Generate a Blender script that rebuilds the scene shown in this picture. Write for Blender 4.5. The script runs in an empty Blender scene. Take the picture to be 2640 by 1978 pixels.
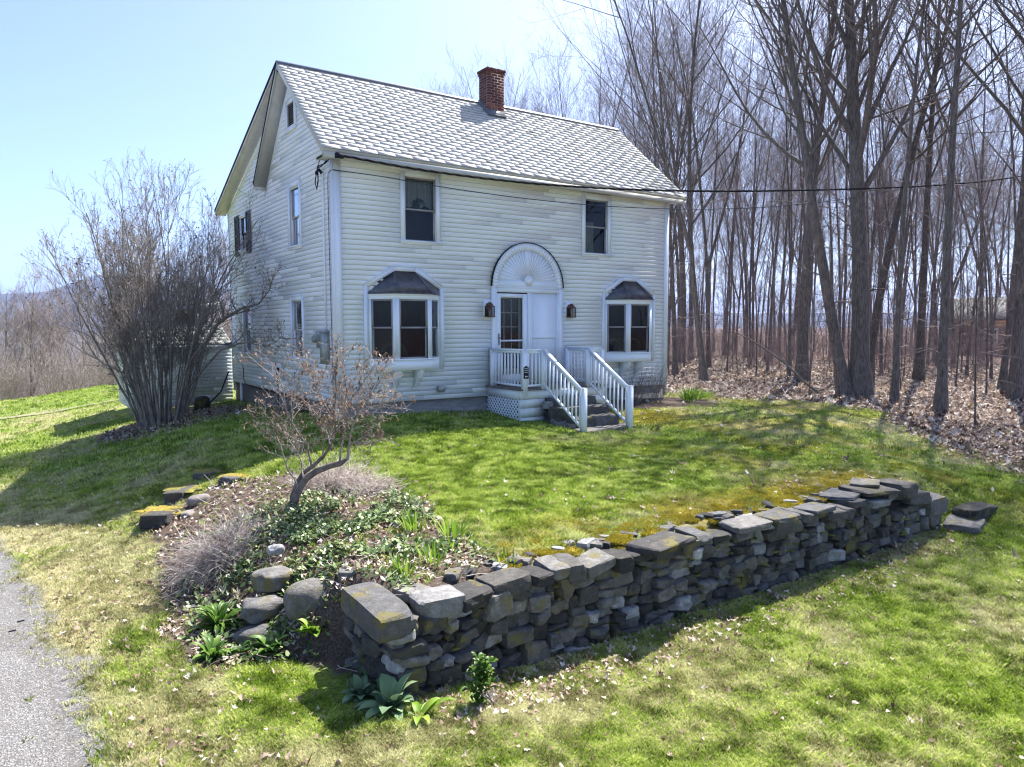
import bpy, math, random
import numpy as np
from mathutils import Matrix, Vector

R = math.radians
scene = bpy.context.scene
col = scene.collection
random.seed(7)
rng = np.random.default_rng(11)

# ------------------------------------------------------------------ camera
cam_d = bpy.data.cameras.new('camera')
cam = bpy.data.objects.new('camera', cam_d)
col.objects.link(cam)
scene.camera = cam
CAM = np.array([-5.75, -15.153, 1.676])
YAW, PITCH, ROLL = R(34.231), R(4.396), R(-0.13)
f_ = np.array([math.sin(YAW)*math.cos(PITCH), math.cos(YAW)*math.cos(PITCH), -math.sin(PITCH)])
r_ = np.array([math.cos(YAW), -math.sin(YAW), 0.0])
u_ = np.cross(r_, f_)
r2 = r_*math.cos(ROLL) + u_*math.sin(ROLL)
u2 = -r_*math.sin(ROLL) + u_*math.cos(ROLL)
m = Matrix.Identity(4)
for i in range(3):
    m[i][0] = r2[i]; m[i][1] = u2[i]; m[i][2] = -f_[i]; m[i][3] = CAM[i]
cam.matrix_world = m
cam_d.sensor_fit = 'HORIZONTAL'
cam_d.sensor_width = 36.0
cam_d.lens = 1893.4/2640*36.0
cam_d.clip_start = 0.1
cam_d.clip_end = 20000

# ------------------------------------------------------------------ world, sun, exposure
SUN_AZ, SUN_EL = R(66), R(54)          # azimuth from +Y towards +X
world = bpy.data.worlds.new('World')
scene.world = world
world.use_nodes = True
wn = world.node_tree.nodes; wl = world.node_tree.links
bg = wn['Background']
sky = wn.new('ShaderNodeTexSky')
sky.sky_type = 'NISHITA'
sky.sun_disc = False
sky.sun_elevation = SUN_EL
sky.sun_rotation = SUN_AZ
sky.altitude = 300
sky.air_density = 0.6
sky.dust_density = 2.0
sky.ozone_density = 3.0
wl.new(sky.outputs[0], bg.inputs[0])
bg.inputs[1].default_value = 0.12
sun_d = bpy.data.lights.new('sun', 'SUN')
sun_d.energy = 5.0
sun_d.angle = R(0.5)
sun_d.color = (1.0, 0.955, 0.88)
sun = bpy.data.objects.new('sun', sun_d)
col.objects.link(sun)
sv = Vector((math.sin(SUN_AZ)*math.cos(SUN_EL), math.cos(SUN_AZ)*math.cos(SUN_EL), math.sin(SUN_EL)))
sun.rotation_euler = sv.to_track_quat('Z', 'Y').to_euler()
sun.location = (20, 15, 30)
scene.view_settings.view_transform = 'Standard'
scene.view_settings.look = 'None'
scene.view_settings.gamma = 1
scene.view_settings.exposure = 1.52
scene.render.engine = 'CYCLES'
scene.cycles.max_bounces = 6
scene.cycles.transparent_max_bounces = 12
scene.cycles.volume_bounces = 0
scene.cycles.use_denoising = True
scene.cycles.filter_width = 1.2
scene.cycles.sample_clamp_indirect = 3.0
scene.cycles.caustics_reflective = False
scene.cycles.caustics_refractive = False

# ------------------------------------------------------------------ helpers
def tag(o, label=None, cat=None, group=None, kind=None):
    if label: o['label'] = label
    if cat: o['category'] = cat
    if group: o['group'] = group
    if kind: o['kind'] = kind
    return o

def empty(name, loc=(0, 0, 0), label=None, cat=None, group=None):
    o = bpy.data.objects.new(name, None)
    o.location = loc
    col.objects.link(o)
    return tag(o, label, cat, group)

def wloc(o):
    v = Vector((0, 0, 0))
    while o is not None:
        v = v + Vector(o.location); o = o.parent
    return v

def copy_tree(o, parent=None):
    kids = [c for c in KIDS.get(o.name, [])]
    c = o.copy(); col.objects.link(c); c.parent = parent
    for k in kids: 
        cc = copy_tree(k, c)
        KIDS.setdefault(c.name, []).append(cc)
    return c
KIDS = {}

def mesh_obj(name, V, F, mat, parent=None, smooth=False, attrs=None, local=False, sharp=None):
    """V (n,3) world coords, F list of faces or list of int arrays (k, nv)."""
    V = np.asarray(V, np.float32).reshape(-1, 3)
    if parent is not None and not local:
        V = V - np.array(wloc(parent), np.float32)
    if isinstance(F, list) and len(F) and not isinstance(F[0], np.ndarray):
        tot = np.array([len(f) for f in F], np.int32)
        idx = np.concatenate([np.asarray(f, np.int32) for f in F])
    else:
        if isinstance(F, np.ndarray): F = [F]
        F = [f for f in F if len(f)]
        tot = np.concatenate([np.full(len(f), f.shape[1], np.int32) for f in F])
        idx = np.concatenate([f.reshape(-1).astype(np.int32) for f in F])
    me = bpy.data.meshes.new(name)
    me.vertices.add(len(V)); me.vertices.foreach_set('co', V.reshape(-1))
    me.loops.add(len(idx)); me.loops.foreach_set('vertex_index', idx)
    me.polygons.add(len(tot))
    st = np.zeros(len(tot), np.int32); st[1:] = np.cumsum(tot)[:-1]
    me.polygons.foreach_set('loop_start', st)
    me.polygons.foreach_set('loop_total', tot)
    if smooth: me.polygons.foreach_set('use_smooth', np.ones(len(tot), bool))
    me.update(calc_edges=True)
    if sharp: me.set_sharp_from_angle(angle=math.radians(sharp))
    if attrs:
        for k, a in attrs.items():
            at = me.attributes.new(k, 'FLOAT', 'POINT')
            at.data.foreach_set('value', np.asarray(a, np.float32))
    me.materials.append(mat)
    o = bpy.data.objects.new(name, me)
    col.objects.link(o)
    if parent is not None:
        o.parent = parent
        KIDS.setdefault(parent.name, []).append(o)
    return o

class MB:
    def __init__(s): s.v = []; s.f = []; s.a = []; s.cur = 0.5
    def add(s, vs, fs):
        b = len(s.v); s.v += [tuple(map(float, v)) for v in vs]; s.f += [[b+i for i in f] for f in fs]
        s.a += [s.cur]*len(vs)
    def hexa(s, p):   # 8 pts: bottom ring 0-3, top ring 4-7
        s.add(p, [(3,2,1,0),(4,5,6,7),(0,1,5,4),(1,2,6,5),(2,3,7,6),(3,0,4,7)])
    def box(s, x0, x1, y0, y1, z0, z1):
        s.hexa([(x0,y0,z0),(x1,y0,z0),(x1,y1,z0),(x0,y1,z0),(x0,y0,z1),(x1,y0,z1),(x1,y1,z1),(x0,y1,z1)])
    def bx(s, B, u0, u1, z0, z1, d0, d1):
        P = B.p
        s.hexa([P(u0,z0,d1),P(u1,z0,d1),P(u1,z0,d0),P(u0,z0,d0),P(u0,z1,d1),P(u1,z1,d1),P(u1,z1,d0),P(u0,z1,d0)])
    def prism(s, B, poly, d0, d1):
        n = len(poly)
        vs = [B.p(u,z,d1) for u,z in poly] + [B.p(u,z,d0) for u,z in poly]
        fs = [tuple(range(n)), tuple(range(2*n-1, n-1, -1))] + [(i, n+i, n+(i+1)%n, (i+1)%n) for i in range(n)]
        s.add(vs, fs)
    def bar(s, a, b, w, h, up=(0,0,1)):
        a = np.array(a, float); b = np.array(b, float); t = b-a; t /= np.linalg.norm(t)
        up = np.array(up, float); sd = np.cross(t, up); 
        if np.linalg.norm(sd) < 1e-6: sd = np.cross(t, (1,0,0))
        sd /= np.linalg.norm(sd); uu = np.cross(sd, t)
        q = [(-1,-1),(1,-1),(1,1),(-1,1)]
        s.hexa([a+sd*w/2*i+uu*h/2*j for i,j in q] + [b+sd*w/2*i+uu*h/2*j for i,j in q])
    def tube(s, pts, r, k=8, cap=True):
        V, F = tube_arr(np.array(pts, float), r, k)
        fs = [tuple(f) for f in F]
        n = len(pts)
        if cap: fs += [tuple(range(k-1,-1,-1)), tuple(range((n-1)*k, n*k))]
        s.add(V, fs)
    def lathe(s, c, prof, k=16):
        vs = []; fs = []
        for r, z in prof:
            for i in range(k):
                a = 2*math.pi*i/k; vs.append((c[0]+r*math.cos(a), c[1]+r*math.sin(a), c[2]+z))
        for j in range(len(prof)-1):
            for i in range(k):
                fs.append((j*k+i, j*k+(i+1)%k, (j+1)*k+(i+1)%k, (j+1)*k+i))
        fs += [tuple(range(k-1,-1,-1)), tuple(range((len(prof)-1)*k, len(prof)*k))]
        s.add(vs, fs)
    def obj(s, name, mat, parent=None, smooth=False):
        return mesh_obj(name, s.v, s.f, mat, parent, smooth, {'vary': s.a})

class Basis:
    def __init__(s, O, U, N): s.O = np.array(O, float); s.U = np.array(U, float); s.N = np.array(N, float); s.U /= np.linalg.norm(s.U); s.N /= np.linalg.norm(s.N)
    def p(s, u, z, d): q = s.O + s.U*u + s.N*d; return (q[0], q[1], q[2]+z)

def tube_arr(P, r, k):
    n = len(P); r = np.broadcast_to(np.asarray(r, float), (n,))
    V, Q = tubes(P[None], r[None], k)
    return V, Q

def tubes(P, r, k):
    """P (B,N,3), r (B,N) -> verts, quads"""
    Bn, N, _ = P.shape
    T = np.gradient(P, axis=1); T /= np.linalg.norm(T, axis=2, keepdims=True)+1e-9
    t0 = P[:, -1]-P[:, 0]; t0 /= np.linalg.norm(t0, axis=1, keepdims=True)+1e-9
    ref = np.where(np.abs(t0[:, 2:3]) > 0.8, np.array([[1., 0, 0]]), np.array([[0, 0, 1.]]))
    ref = ref[:, None, :]
    A = np.cross(T, ref); A /= np.linalg.norm(A, axis=2, keepdims=True)+1e-9
    C = np.cross(T, A)
    an = 2*np.pi*np.arange(k)/k
    ring = A[:, :, None, :]*np.cos(an)[None, None, :, None] + C[:, :, None, :]*np.sin(an)[None, None, :, None]
    V = P[:, :, None, :] + ring*r[:, :, None, None]
    b = (np.arange(Bn)*N*k)[:, None, None]; j = (np.arange(N-1)*k)[None, :, None]; i = np.arange(k)[None, None, :]; i2 = (i+1) % k
    Q = np.stack([b+j+i, b+j+i2, b+j+k+i2, b+j+k+i], -1).reshape(-1, 4)
    return V.reshape(-1, 3), Q

def join_arr(parts):
    Vs = []; Qs = []; off = 0
    for V, Q in parts:
        Vs.append(V); Qs.append(Q+off); off += len(V)
    return np.concatenate(Vs), np.concatenate(Qs)

_rt = np.random.default_rng(5).random((256, 256))
def vnoise(x, y, s=1.0, seed=0):
    x = np.asarray(x, float)/s + seed*17.3; y = np.asarray(y, float)/s + seed*9.7
    xi = np.floor(x).astype(int); yi = np.floor(y).astype(int); fx = x-xi; fy = y-yi
    fx = fx*fx*(3-2*fx); fy = fy*fy*(3-2*fy)
    g = lambda a, b: _rt[a % 256, b % 256]
    return (g(xi, yi)*(1-fx)+g(xi+1, yi)*fx)*(1-fy) + (g(xi, yi+1)*(1-fx)+g(xi+1, yi+1)*fx)*fy
def fbm(x, y, s=1.0, o=4, seed=0):
    t = 0; a = 1; w = 0
    for i in range(o): t = t + a*vnoise(x, y, s/2**i, seed+i); w += a; a *= .55
    return t/w

# ------------------------------------------------------------------ materials
def newmat(name):
    m = bpy.data.materials.new(name); m.use_nodes = True
    return m, m.node_tree.nodes, m.node_tree.links, m.node_tree.nodes['Principled BSDF']

def ramp(nd, stops):
    r = nd.new('ShaderNodeValToRGB'); e = r.color_ramp.elements
    while len(e) < len(stops): e.new(0.5)
    for x, (p, c) in zip(e, stops): x.position = p; x.color = (*c, 1) if len(c) == 3 else c
    return r

def noise(nd, lk, scale, detail=4, rough=.55, vec=None, dist=0):
    n = nd.new('ShaderNodeTexNoise'); n.inputs['Scale'].default_value = scale
    n.inputs['Detail'].default_value = detail; n.inputs['Roughness'].default_value = rough
    n.inputs['Distortion'].default_value = dist
    if vec is not None: lk.new(vec, n.inputs['Vector'])
    return n

def mixc(nd, lk, fac, a, b, mode='MIX'):
    x = nd.new('ShaderNodeMix'); x.data_type = 'RGBA'; x.blend_type = mode
    for i, v in ((0, fac), (6, a), (7, b)):
        s = x.inputs[i]
        if hasattr(v, 'links') or hasattr(v, 'is_linked'): lk.new(v, s)
        elif i == 0: s.default_value = v
        else: s.default_value = (*v, 1)
    return x.outputs[2]

def mth(nd, lk, op, a, b=0.0, clamp=False):
    x = nd.new('ShaderNodeMath'); x.operation = op; x.use_clamp = clamp
    for i, v in ((0, a), (1, b)):
        if hasattr(v, 'is_linked'): lk.new(v, x.inputs[i])
        else: x.inputs[i].default_value = v
    return x.outputs[0]

def attr(nd, name):
    a = nd.new('ShaderNodeAttribute'); a.attribute_name = name; return a.outputs['Fac']

def simple(name, c1, c2=None, scale=8, rough=.6, bump=0, bscale=None, metal=0, vary=0, spec=.5, stretch=None, obj_space=False):
    m, nd, lk, b = newmat(name)
    c2 = c2 or c1
    geo = nd.new('ShaderNodeNewGeometry'); vec = geo.outputs['Position']
    if obj_space: vec = nd.new('ShaderNodeTexCoord').outputs['Object']
    if stretch:
        mp = nd.new('ShaderNodeMapping'); mp.inputs['Scale'].default_value = stretch; lk.new(vec, mp.inputs[0]); vec = mp.outputs[0]
    n = noise(nd, lk, scale, 5, .6, vec)
    rp = ramp(nd, [(0.32, c1), (0.68, c2)]); lk.new(n.outputs[0], rp.inputs[0])
    out = rp.outputs[0]
    if vary:
        v = attr(nd, 'vary')
        k = mth(nd, lk, 'MULTIPLY_ADD', v, vary); nd[-1].inputs[2].default_value = 1-vary/2
        hs = nd.new('ShaderNodeHueSaturation'); lk.new(k, hs.inputs['Value']); lk.new(out, hs.inputs['Color']); out = hs.outputs[0]
    lk.new(out, b.inputs['Base Color'])
    b.inputs['Roughness'].default_value = rough; b.inputs['Metallic'].default_value = metal
    b.inputs['Specular IOR Level'].default_value = spec
    if bump:
        bn = noise(nd, lk, bscale or scale*3, 6, .65, vec)
        bm = nd.new('ShaderNodeBump'); bm.inputs['Strength'].default_value = bump; bm.inputs['Distance'].default_value = .02
        lk.new(bn.outputs[0], bm.inputs['Height']); lk.new(bm.outputs[0], b.inputs['Normal'])
    return m

M = {}
def paint_mat():
    m, nd, lk, b = newmat('white_paint')
    geo = nd.new('ShaderNodeNewGeometry'); P = geo.outputs['Position']
    n1 = noise(nd, lk, 1.1, 5, .6, P)
    mp = nd.new('ShaderNodeMapping'); mp.inputs['Scale'].default_value = (9, 9, .9); lk.new(P, mp.inputs[0])
    n2 = noise(nd, lk, 1.5, 5, .6, mp.outputs[0])
    n3 = noise(nd, lk, 60, 3, .6, P)
    r1 = ramp(nd, [(.35, (.83, .885, .95)), (.6, (.85, .905, .965))]); lk.new(n1.outputs[0], r1.inputs[0])
    r2 = ramp(nd, [(.25, (.88, .88, .87)), (.42, (1, 1, 1))]); lk.new(n2.outputs[0], r2.inputs[0])
    c = mixc(nd, lk, .4, r1.outputs[0], r2.outputs[0], 'MULTIPLY')
    r3 = ramp(nd, [(.22, (.9, .9, .89)), (.4, (1, 1, 1))]); lk.new(n3.outputs[0], r3.inputs[0])
    c = mixc(nd, lk, .5, c, r3.outputs[0], 'MULTIPLY')
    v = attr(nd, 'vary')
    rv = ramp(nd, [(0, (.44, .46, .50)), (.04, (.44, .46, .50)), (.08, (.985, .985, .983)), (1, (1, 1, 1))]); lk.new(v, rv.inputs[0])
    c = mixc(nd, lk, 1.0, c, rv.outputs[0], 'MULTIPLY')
    # splash-back grime near the ground
    sx = nd.new('ShaderNodeSeparateXYZ'); lk.new(P, sx.inputs[0])
    g = mth(nd, lk, 'MULTIPLY', mth(nd, lk, 'SUBTRACT', .55, sx.outputs[2]), 1.1, True)
    g = mth(nd, lk, 'MULTIPLY', g, mth(nd, lk, 'MULTIPLY', n2.outputs[0], .75), True)
    c = mixc(nd, lk, g, c, (.42, .44, .36))
    lk.new(c, b.inputs['Base Color']); b.inputs['Roughness'].default_value = .55
    bm = nd.new('ShaderNodeBump'); bm.inputs['Strength'].default_value = .15; bm.inputs['Distance'].default_value = .004
    lk.new(n3.outputs[0], bm.inputs['Height']); lk.new(bm.outputs[0], b.inputs['Normal'])
    return m
M['white'] = paint_mat()
M['trim'] = simple('trim_paint', (.79, .85, .935), (.83, .885, .955), 5, .5, .08, 40, vary=.04)
M['cream'] = simple('cream_vinyl', (.50, .47, .43), (.58, .55, .51), 9, .45)
M['sashgrey'] = simple('grey_sash', (.26, .25, .26), (.34, .33, .34), 7, .45)
M['black'] = simple('black_metal', (.010, .012, .02), (.022, .025, .035), 12, .75, spec=.15)
M['shutter'] = simple('shutter_paint', (.05, .06, .07), (.09, .10, .11), 14, .6)
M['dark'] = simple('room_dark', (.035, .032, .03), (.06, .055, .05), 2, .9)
M['curtain'] = simple('curtain_cloth', (.30, .33, .27), (.42, .44, .36), 6, .9, stretch=(14, 14, 1))
M['leafdark'] = simple('houseplant', (.02, .05, .02), (.04, .09, .03), 12, .5)
M['bayroof'] = simple('bay_roof_metal', (.012, .015, .025), (.10, .10, .13), 5, .38, .3, 14, metal=.0, spec=.8)
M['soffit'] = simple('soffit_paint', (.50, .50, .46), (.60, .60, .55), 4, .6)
M['found'] = simple('foundation_concrete', (.16, .16, .16), (.30, .29, .28), 4, .9, .5, 18, stretch=(1, 1, 4))
M['foundwood'] = simple('foundation_boards', (.13, .12, .11), (.27, .24, .21), 7, .9, .4, 20, stretch=(6, 6, .6))
M['deck'] = simple('deck_boards', (.10, .085, .08), (.20, .17, .16), 5, .75, .3, 30, vary=.3)
M['copper'] = simple('aged_copper', (.16, .07, .04), (.10, .05, .035), 18, .45, .2, 60, metal=.6)
M['lampglass'] = simple('lamp_glass', (.55, .48, .36), (.7, .62, .5), 8, .2)
M['steel'] = simple('grey_steel', (.30, .32, .32), (.42, .44, .44), 9, .45, metal=.3)
M['meterglass'] = simple('meter_glass', (.16, .19, .17), (.3, .34, .31), 30, .12)
M['cable'] = simple('cable_black', (.012, .012, .015), (.03, .03, .03), 6, .9, spec=.1)
M['lightcable'] = simple('cable_grey', (.06, .065, .08), (.1, .105, .12), 6, .9, spec=.1)
M['signwhite'] = simple('sign_white', (.7, .7, .66), None, 6, .5)
M['bark'] = simple('grey_bark', (.06, .05, .044), (.21, .18, .16), 5, .95, .9, 14, stretch=(5, 5, .8), obj_space=True)
M['barkdark'] = simple('dark_bark', (.05, .04, .034), (.16, .135, .115), 6, .95, .9, 16, stretch=(5, 5, .8), obj_space=True)
M['twig'] = simple('twig_bark', (.13, .105, .095), (.26, .215, .20), 1.2, .9)
M['twigpink'] = simple('budding_twigs', (.17, .12, .115), (.31, .235, .225), 1.2, .9)
M['lilacbark'] = simple('lilac_bark', (.12, .105, .09), (.32, .285, .245), 7, .95, .5, 20, stretch=(3, 3, .8))
M['litter'] = None

def glass_mat(tint=.68, nm='window_glass'):
    m, nd, lk, b = newmat(nm)
    tr = nd.new('ShaderNodeBsdfTransparent'); tr.inputs[0].default_value = (tint, tint*1.03, tint*1.03, 1)
    gl = nd.new('ShaderNodeBsdfGlossy'); gl.inputs['Roughness'].default_value = .015; gl.inputs[0].default_value = (.55, .6, .68, 1)
    fr = nd.new('ShaderNodeFresnel'); fr.inputs[0].default_value = 1.45
    tc = nd.new('ShaderNodeNewGeometry'); n = noise(nd, lk, 3, 2, .5, tc.outputs['Position'])
    bm = nd.new('ShaderNodeBump'); bm.inputs['Strength'].default_value = .04; bm.inputs['Distance'].default_value = .02
    lk.new(n.outputs[0], bm.inputs['Height']); lk.new(bm.outputs[0], gl.inputs['Normal']); lk.new(bm.outputs[0], fr.inputs['Normal'])
    mx = nd.new('ShaderNodeMixShader')
    k = mth(nd, lk, 'MULTIPLY', fr.outputs[0], 1.0, True)
    lk.new(k, mx.inputs[0]); lk.new(tr.outputs[0], mx.inputs[1]); lk.new(gl.outputs[0], mx.inputs[2])
    lk.new(mx.outputs[0], nd['Material Output'].inputs[0])
    return m
M['glass'] = glass_mat(); M['clearglass'] = glass_mat(.85, 'clear_glass')

def shingle_mat():
    m, nd, lk, b = newmat('roof_shingles')
    P = nd.new('ShaderNodeNewGeometry').outputs['Position']
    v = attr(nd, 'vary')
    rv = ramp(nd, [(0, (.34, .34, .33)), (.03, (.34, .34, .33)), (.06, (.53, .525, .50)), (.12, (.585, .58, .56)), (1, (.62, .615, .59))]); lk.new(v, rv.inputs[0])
    n1 = noise(nd, lk, 2.2, 6, .7, P)
    r1 = ramp(nd, [(.50, (1, 1, 1)), (.70, (.50, .50, .46))]); lk.new(n1.outputs[0], r1.inputs[0])
    c = mixc(nd, lk, .75, rv.outputs[0], r1.outputs[0], 'MULTIPLY')
    n2 = noise(nd, lk, 28, 5, .7, P)
    r2 = ramp(nd, [(.36, (.62, .62, .6)), (.55, (1, 1, 1))]); lk.new(n2.outputs[0], r2.inputs[0])
    c = mixc(nd, lk, .6, c, r2.outputs[0], 'MULTIPLY')
    # lichen towards the far end of the roof
    sx = nd.new('ShaderNodeSeparateXYZ'); lk.new(P, sx.inputs[0])
    g = mth(nd, lk, 'MULTIPLY', mth(nd, lk, 'SUBTRACT', sx.outputs[0], 5.5), .22, True)
    n3 = noise(nd, lk, 3.2, 7, .72, P)
    r3 = ramp(nd, [(.46, (0, 0, 0)), (.6, (1, 1, 1))]); lk.new(n3.outputs[0], r3.inputs[0])
    g = mth(nd, lk, 'MULTIPLY', mth(nd, lk, 'MULTIPLY', g, r3.outputs[0]), .7, True)
    c = mixc(nd, lk, g, c, (.20, .21, .17))
    lk.new(c, b.inputs['Base Color']); b.inputs['Roughness'].default_value = .9; b.inputs['Specular IOR Level'].default_value = .2
    bm = nd.new('ShaderNodeBump'); bm.inputs['Strength'].default_value = .3; bm.inputs['Distance'].default_value = .01
    lk.new(n2.outputs[0], bm.inputs['Height']); lk.new(bm.outputs[0], b.inputs['Normal'])
    return m
M['shingle'] = shingle_mat()

def brick_mat():
    m, nd, lk, b = newmat('chimney_brick')
    P = nd.new('ShaderNodeNewGeometry').outputs['Position']
    v = attr(nd, 'vary')
    rv = ramp(nd, [(0, (.09, .03, .028)), (.5, (.17, .055, .04)), (1, (.26, .095, .06))]); lk.new(v, rv.inputs[0])
    n = noise(nd, lk, 40, 5, .7, P); r = ramp(nd, [(.3, (.6, .6, .6)), (.6, (1, 1, 1))]); lk.new(n.outputs[0], r.inputs[0])
    c = mixc(nd, lk, .8, rv.outputs[0], r.outputs[0], 'MULTIPLY')
    lk.new(c, b.inputs['Base Color']); b.inputs['Roughness'].default_value = .9
    return m
M['brick'] = brick_mat()
M['mortar'] = simple('mortar', (.36, .30, .29), (.45, .38, .36), 30, .95)
M['flash'] = simple('lead_flashing', (.13, .14, .16), (.21, .22, .25), 9, .5, metal=.4)
M['slate'] = simple('old_slate', (.07, .075, .08), (.17, .175, .17), 3, .85, .4, 14, vary=.4)

def stone_mat(name='wall_stone', dark=.98):
    m, nd, lk, b = newmat(name)
    P = nd.new('ShaderNodeNewGeometry').outputs['Position']
    v = attr(nd, 'vary')
    D = lambda *c: tuple(x*dark for x in c)
    rv = ramp(nd, [(0, D(.028, .027, .027)), (.2, D(.058, .054, .052)), (.35, D(.095, .088, .08)), (.5, D(.115, .115, .12)), (.62, D(.19, .182, .172)), (.75, D(.13, .112, .085)), (.86, D(.27, .27, .275)), (1, D(.42, .42, .43))]); lk.new(v, rv.inputs[0])
    n1 = noise(nd, lk, 9, 7, .7, P)
    r1 = ramp(nd, [(.3, (.45, .45, .45)), (.5, (.9, .9, .9)), (.68, (1.5, 1.5, 1.5))]); lk.new(n1.outputs[0], r1.inputs[0])
    c = mixc(nd, lk, .8, rv.outputs[0], r1.outputs[0], 'MULTIPLY')
    n4 = noise(nd, lk, 55, 5, .75, P)
    r4 = ramp(nd, [(.3, (.5, .5, .5)), (.6, (1.15, 1.15, 1.15))]); lk.new(n4.outputs[0], r4.inputs[0])
    c = mixc(nd, lk, .7, c, r4.outputs[0], 'MULTIPLY')
    n2 = noise(nd, lk, 3.1, 6, .65, P)
    r2 = ramp(nd, [(.55, (0, 0, 0)), (.64, (1, 1, 1))]); lk.new(n2.outputs[0], r2.inputs[0])
    c = mixc(nd, lk, mth(nd, lk, 'MULTIPLY', r2.outputs[0], .75), c, (.16, .135, .02))
    n3 = noise(nd, lk, 14, 5, .6, P)
    r3 = ramp(nd, [(.66, (0, 0, 0)), (.72, (1, 1, 1))]); lk.new(n3.outputs[0], r3.inputs[0])
    c = mixc(nd, lk, mth(nd, lk, 'MULTIPLY', r3.outputs[0], .35), c, (.45, .46, .44))
    lk.new(c, b.inputs['Base Color']); b.inputs['Roughness'].default_value = .85
    bm = nd.new('ShaderNodeBump'); bm.inputs['Strength'].default_value = .85; bm.inputs['Distance'].default_value = .03
    mp5 = nd.new('ShaderNodeMapping'); mp5.inputs['Scale'].default_value = (1, 1, 3.2); lk.new(P, mp5.inputs[0]); n5 = noise(nd, lk, 16, 9, .75, mp5.outputs[0], .4); lk.new(n5.outputs[0], bm.inputs['Height']); lk.new(bm.outputs[0], b.inputs['Normal'])
    return m
M['stone'] = stone_mat()
M['earth'] = simple('dark_earth', (.018, .014, .011), (.05, .04, .03), 14, .95, .6, 30)
M['moss'] = simple('orange_moss', (.30, .21, .02), (.50, .36, .05), 9, .95, .9, 60)
M['mossgreen'] = simple('green_moss', (.10, .11, .02), (.26, .22, .04), 9, .95, .9, 60)

# ------------------------------------------------------------------ terrain
def sstep(a, b, x):
    t = np.clip((x-a)/(b-a), 0, 1); return t*t*(3-2*t)
def tps(pts):
    P = np.array(pts, float); X = P[:, :2]; n = len(X)
    d = np.hypot(X[:, None, 0]-X[None, :, 0], X[:, None, 1]-X[None, :, 1])
    K = np.where(d > 0, d*d*np.log(d+1e-12), 0)+np.eye(n)*.5
    Q = np.c_[np.ones(n), X]; A = np.block([[K, Q], [Q.T, np.zeros((3, 3))]])
    w = np.linalg.solve(A, np.r_[P[:, 2], 0, 0, 0])
    def f(x, y):
        s = w[n]+w[n+1]*x+w[n+2]*y
        for i in range(n):
            q = (x-X[i, 0])**2+(y-X[i, 1])**2; s = s+w[i]*.5*q*np.log(q+1e-12)
        return s
    return f
UP = tps([(0,0,-.32),(5,0,-.4),(9,0,-.36),(0,9,-.62),(0,4.5,-.48),(4.5,-3,-.64),(1,-3,-.58),(-2,-3,-.72),(-3,-9.3,-.88),(-2,-6,-.8),(1,-9.1,-.86),(3.5,-9.2,-.86),(6,-9.2,-.86),(9,-5,-.8),(13,0,-.6),(20,8,-.5),(30,5,-.5),(15,-8,-.9),(25,-8,-.8),(12,12,-.5),(40,20,-.5),(30,40,-.6),(0,20,-.8),(10,45,-.8),(60,0,-.8),(60,60,-.8),(-3,4,-.85),(-2.5,9,-.85)])
LO = tps([(-3,-10.2,-1.6),(-1.5,-9.9,-1.8),(0,-10,-1.8),(2,-10,-1.76),(4,-10,-1.7),(6,-10.5,-1.55),(9,-10,-1.2),(13,-8,-.95),(20,-5,-.8),(30,-5,-.8),(-6,-9,-1.7),(-8,-5,-1.7),(-5,-14,-1.85),(0,-14,-1.85),(6,-14,-1.6),(12,-14,-1.3),(-8,2,-1.6),(-6,-3,-1.55),(-7,8,-1.5),(-12,12,-1.6),(-6,16,-1.4),(-20,0,-1.8),(-20,20,-1.7),(0,25,-1.3),(12,25,-.8),(40,20,-.5),(40,60,-.8),(10,60,-1.2),(-15,40,-1.8),(60,0,-.8),(60,60,-.8),(20,-20,-1.4),(-20,-20,-1.9)])
WX = [-3.3, -3.02, -1.72, -.5, .96, 3.1, 4.9, 5.5, 6.5]
WY = [-9.3, -9.38, -9.17, -9.17, -9.18, -9.3, -9.35, -9.4, -9.48]
def wally(x): return np.interp(x, WX, WY)
def ground(x, y):
    x = np.asarray(x, float); y = np.asarray(y, float)
    xc = np.clip(x, -28, 75); yc = np.clip(y, -26, 75)
    wy = wally(xc)+.22
    wid = .1+6*sstep(6.1, 10.5, xc)
    my = sstep(-wid, wid, yc-wy)
    k = sstep(-8.5, -1, yc)
    x0 = -3.55-2.6*k; x1 = -2.75+.96*k
    q = sstep(-7.9, -8.4, yc); mx = sstep((x0-.25)*(1-q)-3.02*q, x1*(1-q)-2.84*q, xc)
    z = LO(xc, yc)+(UP(xc, yc)-LO(xc, yc))*my*mx
    d = y*.9+x*.3
    z = z-sstep(19, 42, d-3.6*np.clip(x-1, 0, 1e9))*9.5
    # the valley beyond falls further, and the flat land runs on to the horizon
    far = np.hypot(x, y)
    z = z-sstep(80, 500, d-3.6*np.clip(x-1, 0, 1e9))*30
    return z + (fbm(x, y, 2.5, 3, 4)-.5)*.07*(far < 60)
def G(x, y): return float(ground(x, y))

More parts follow.
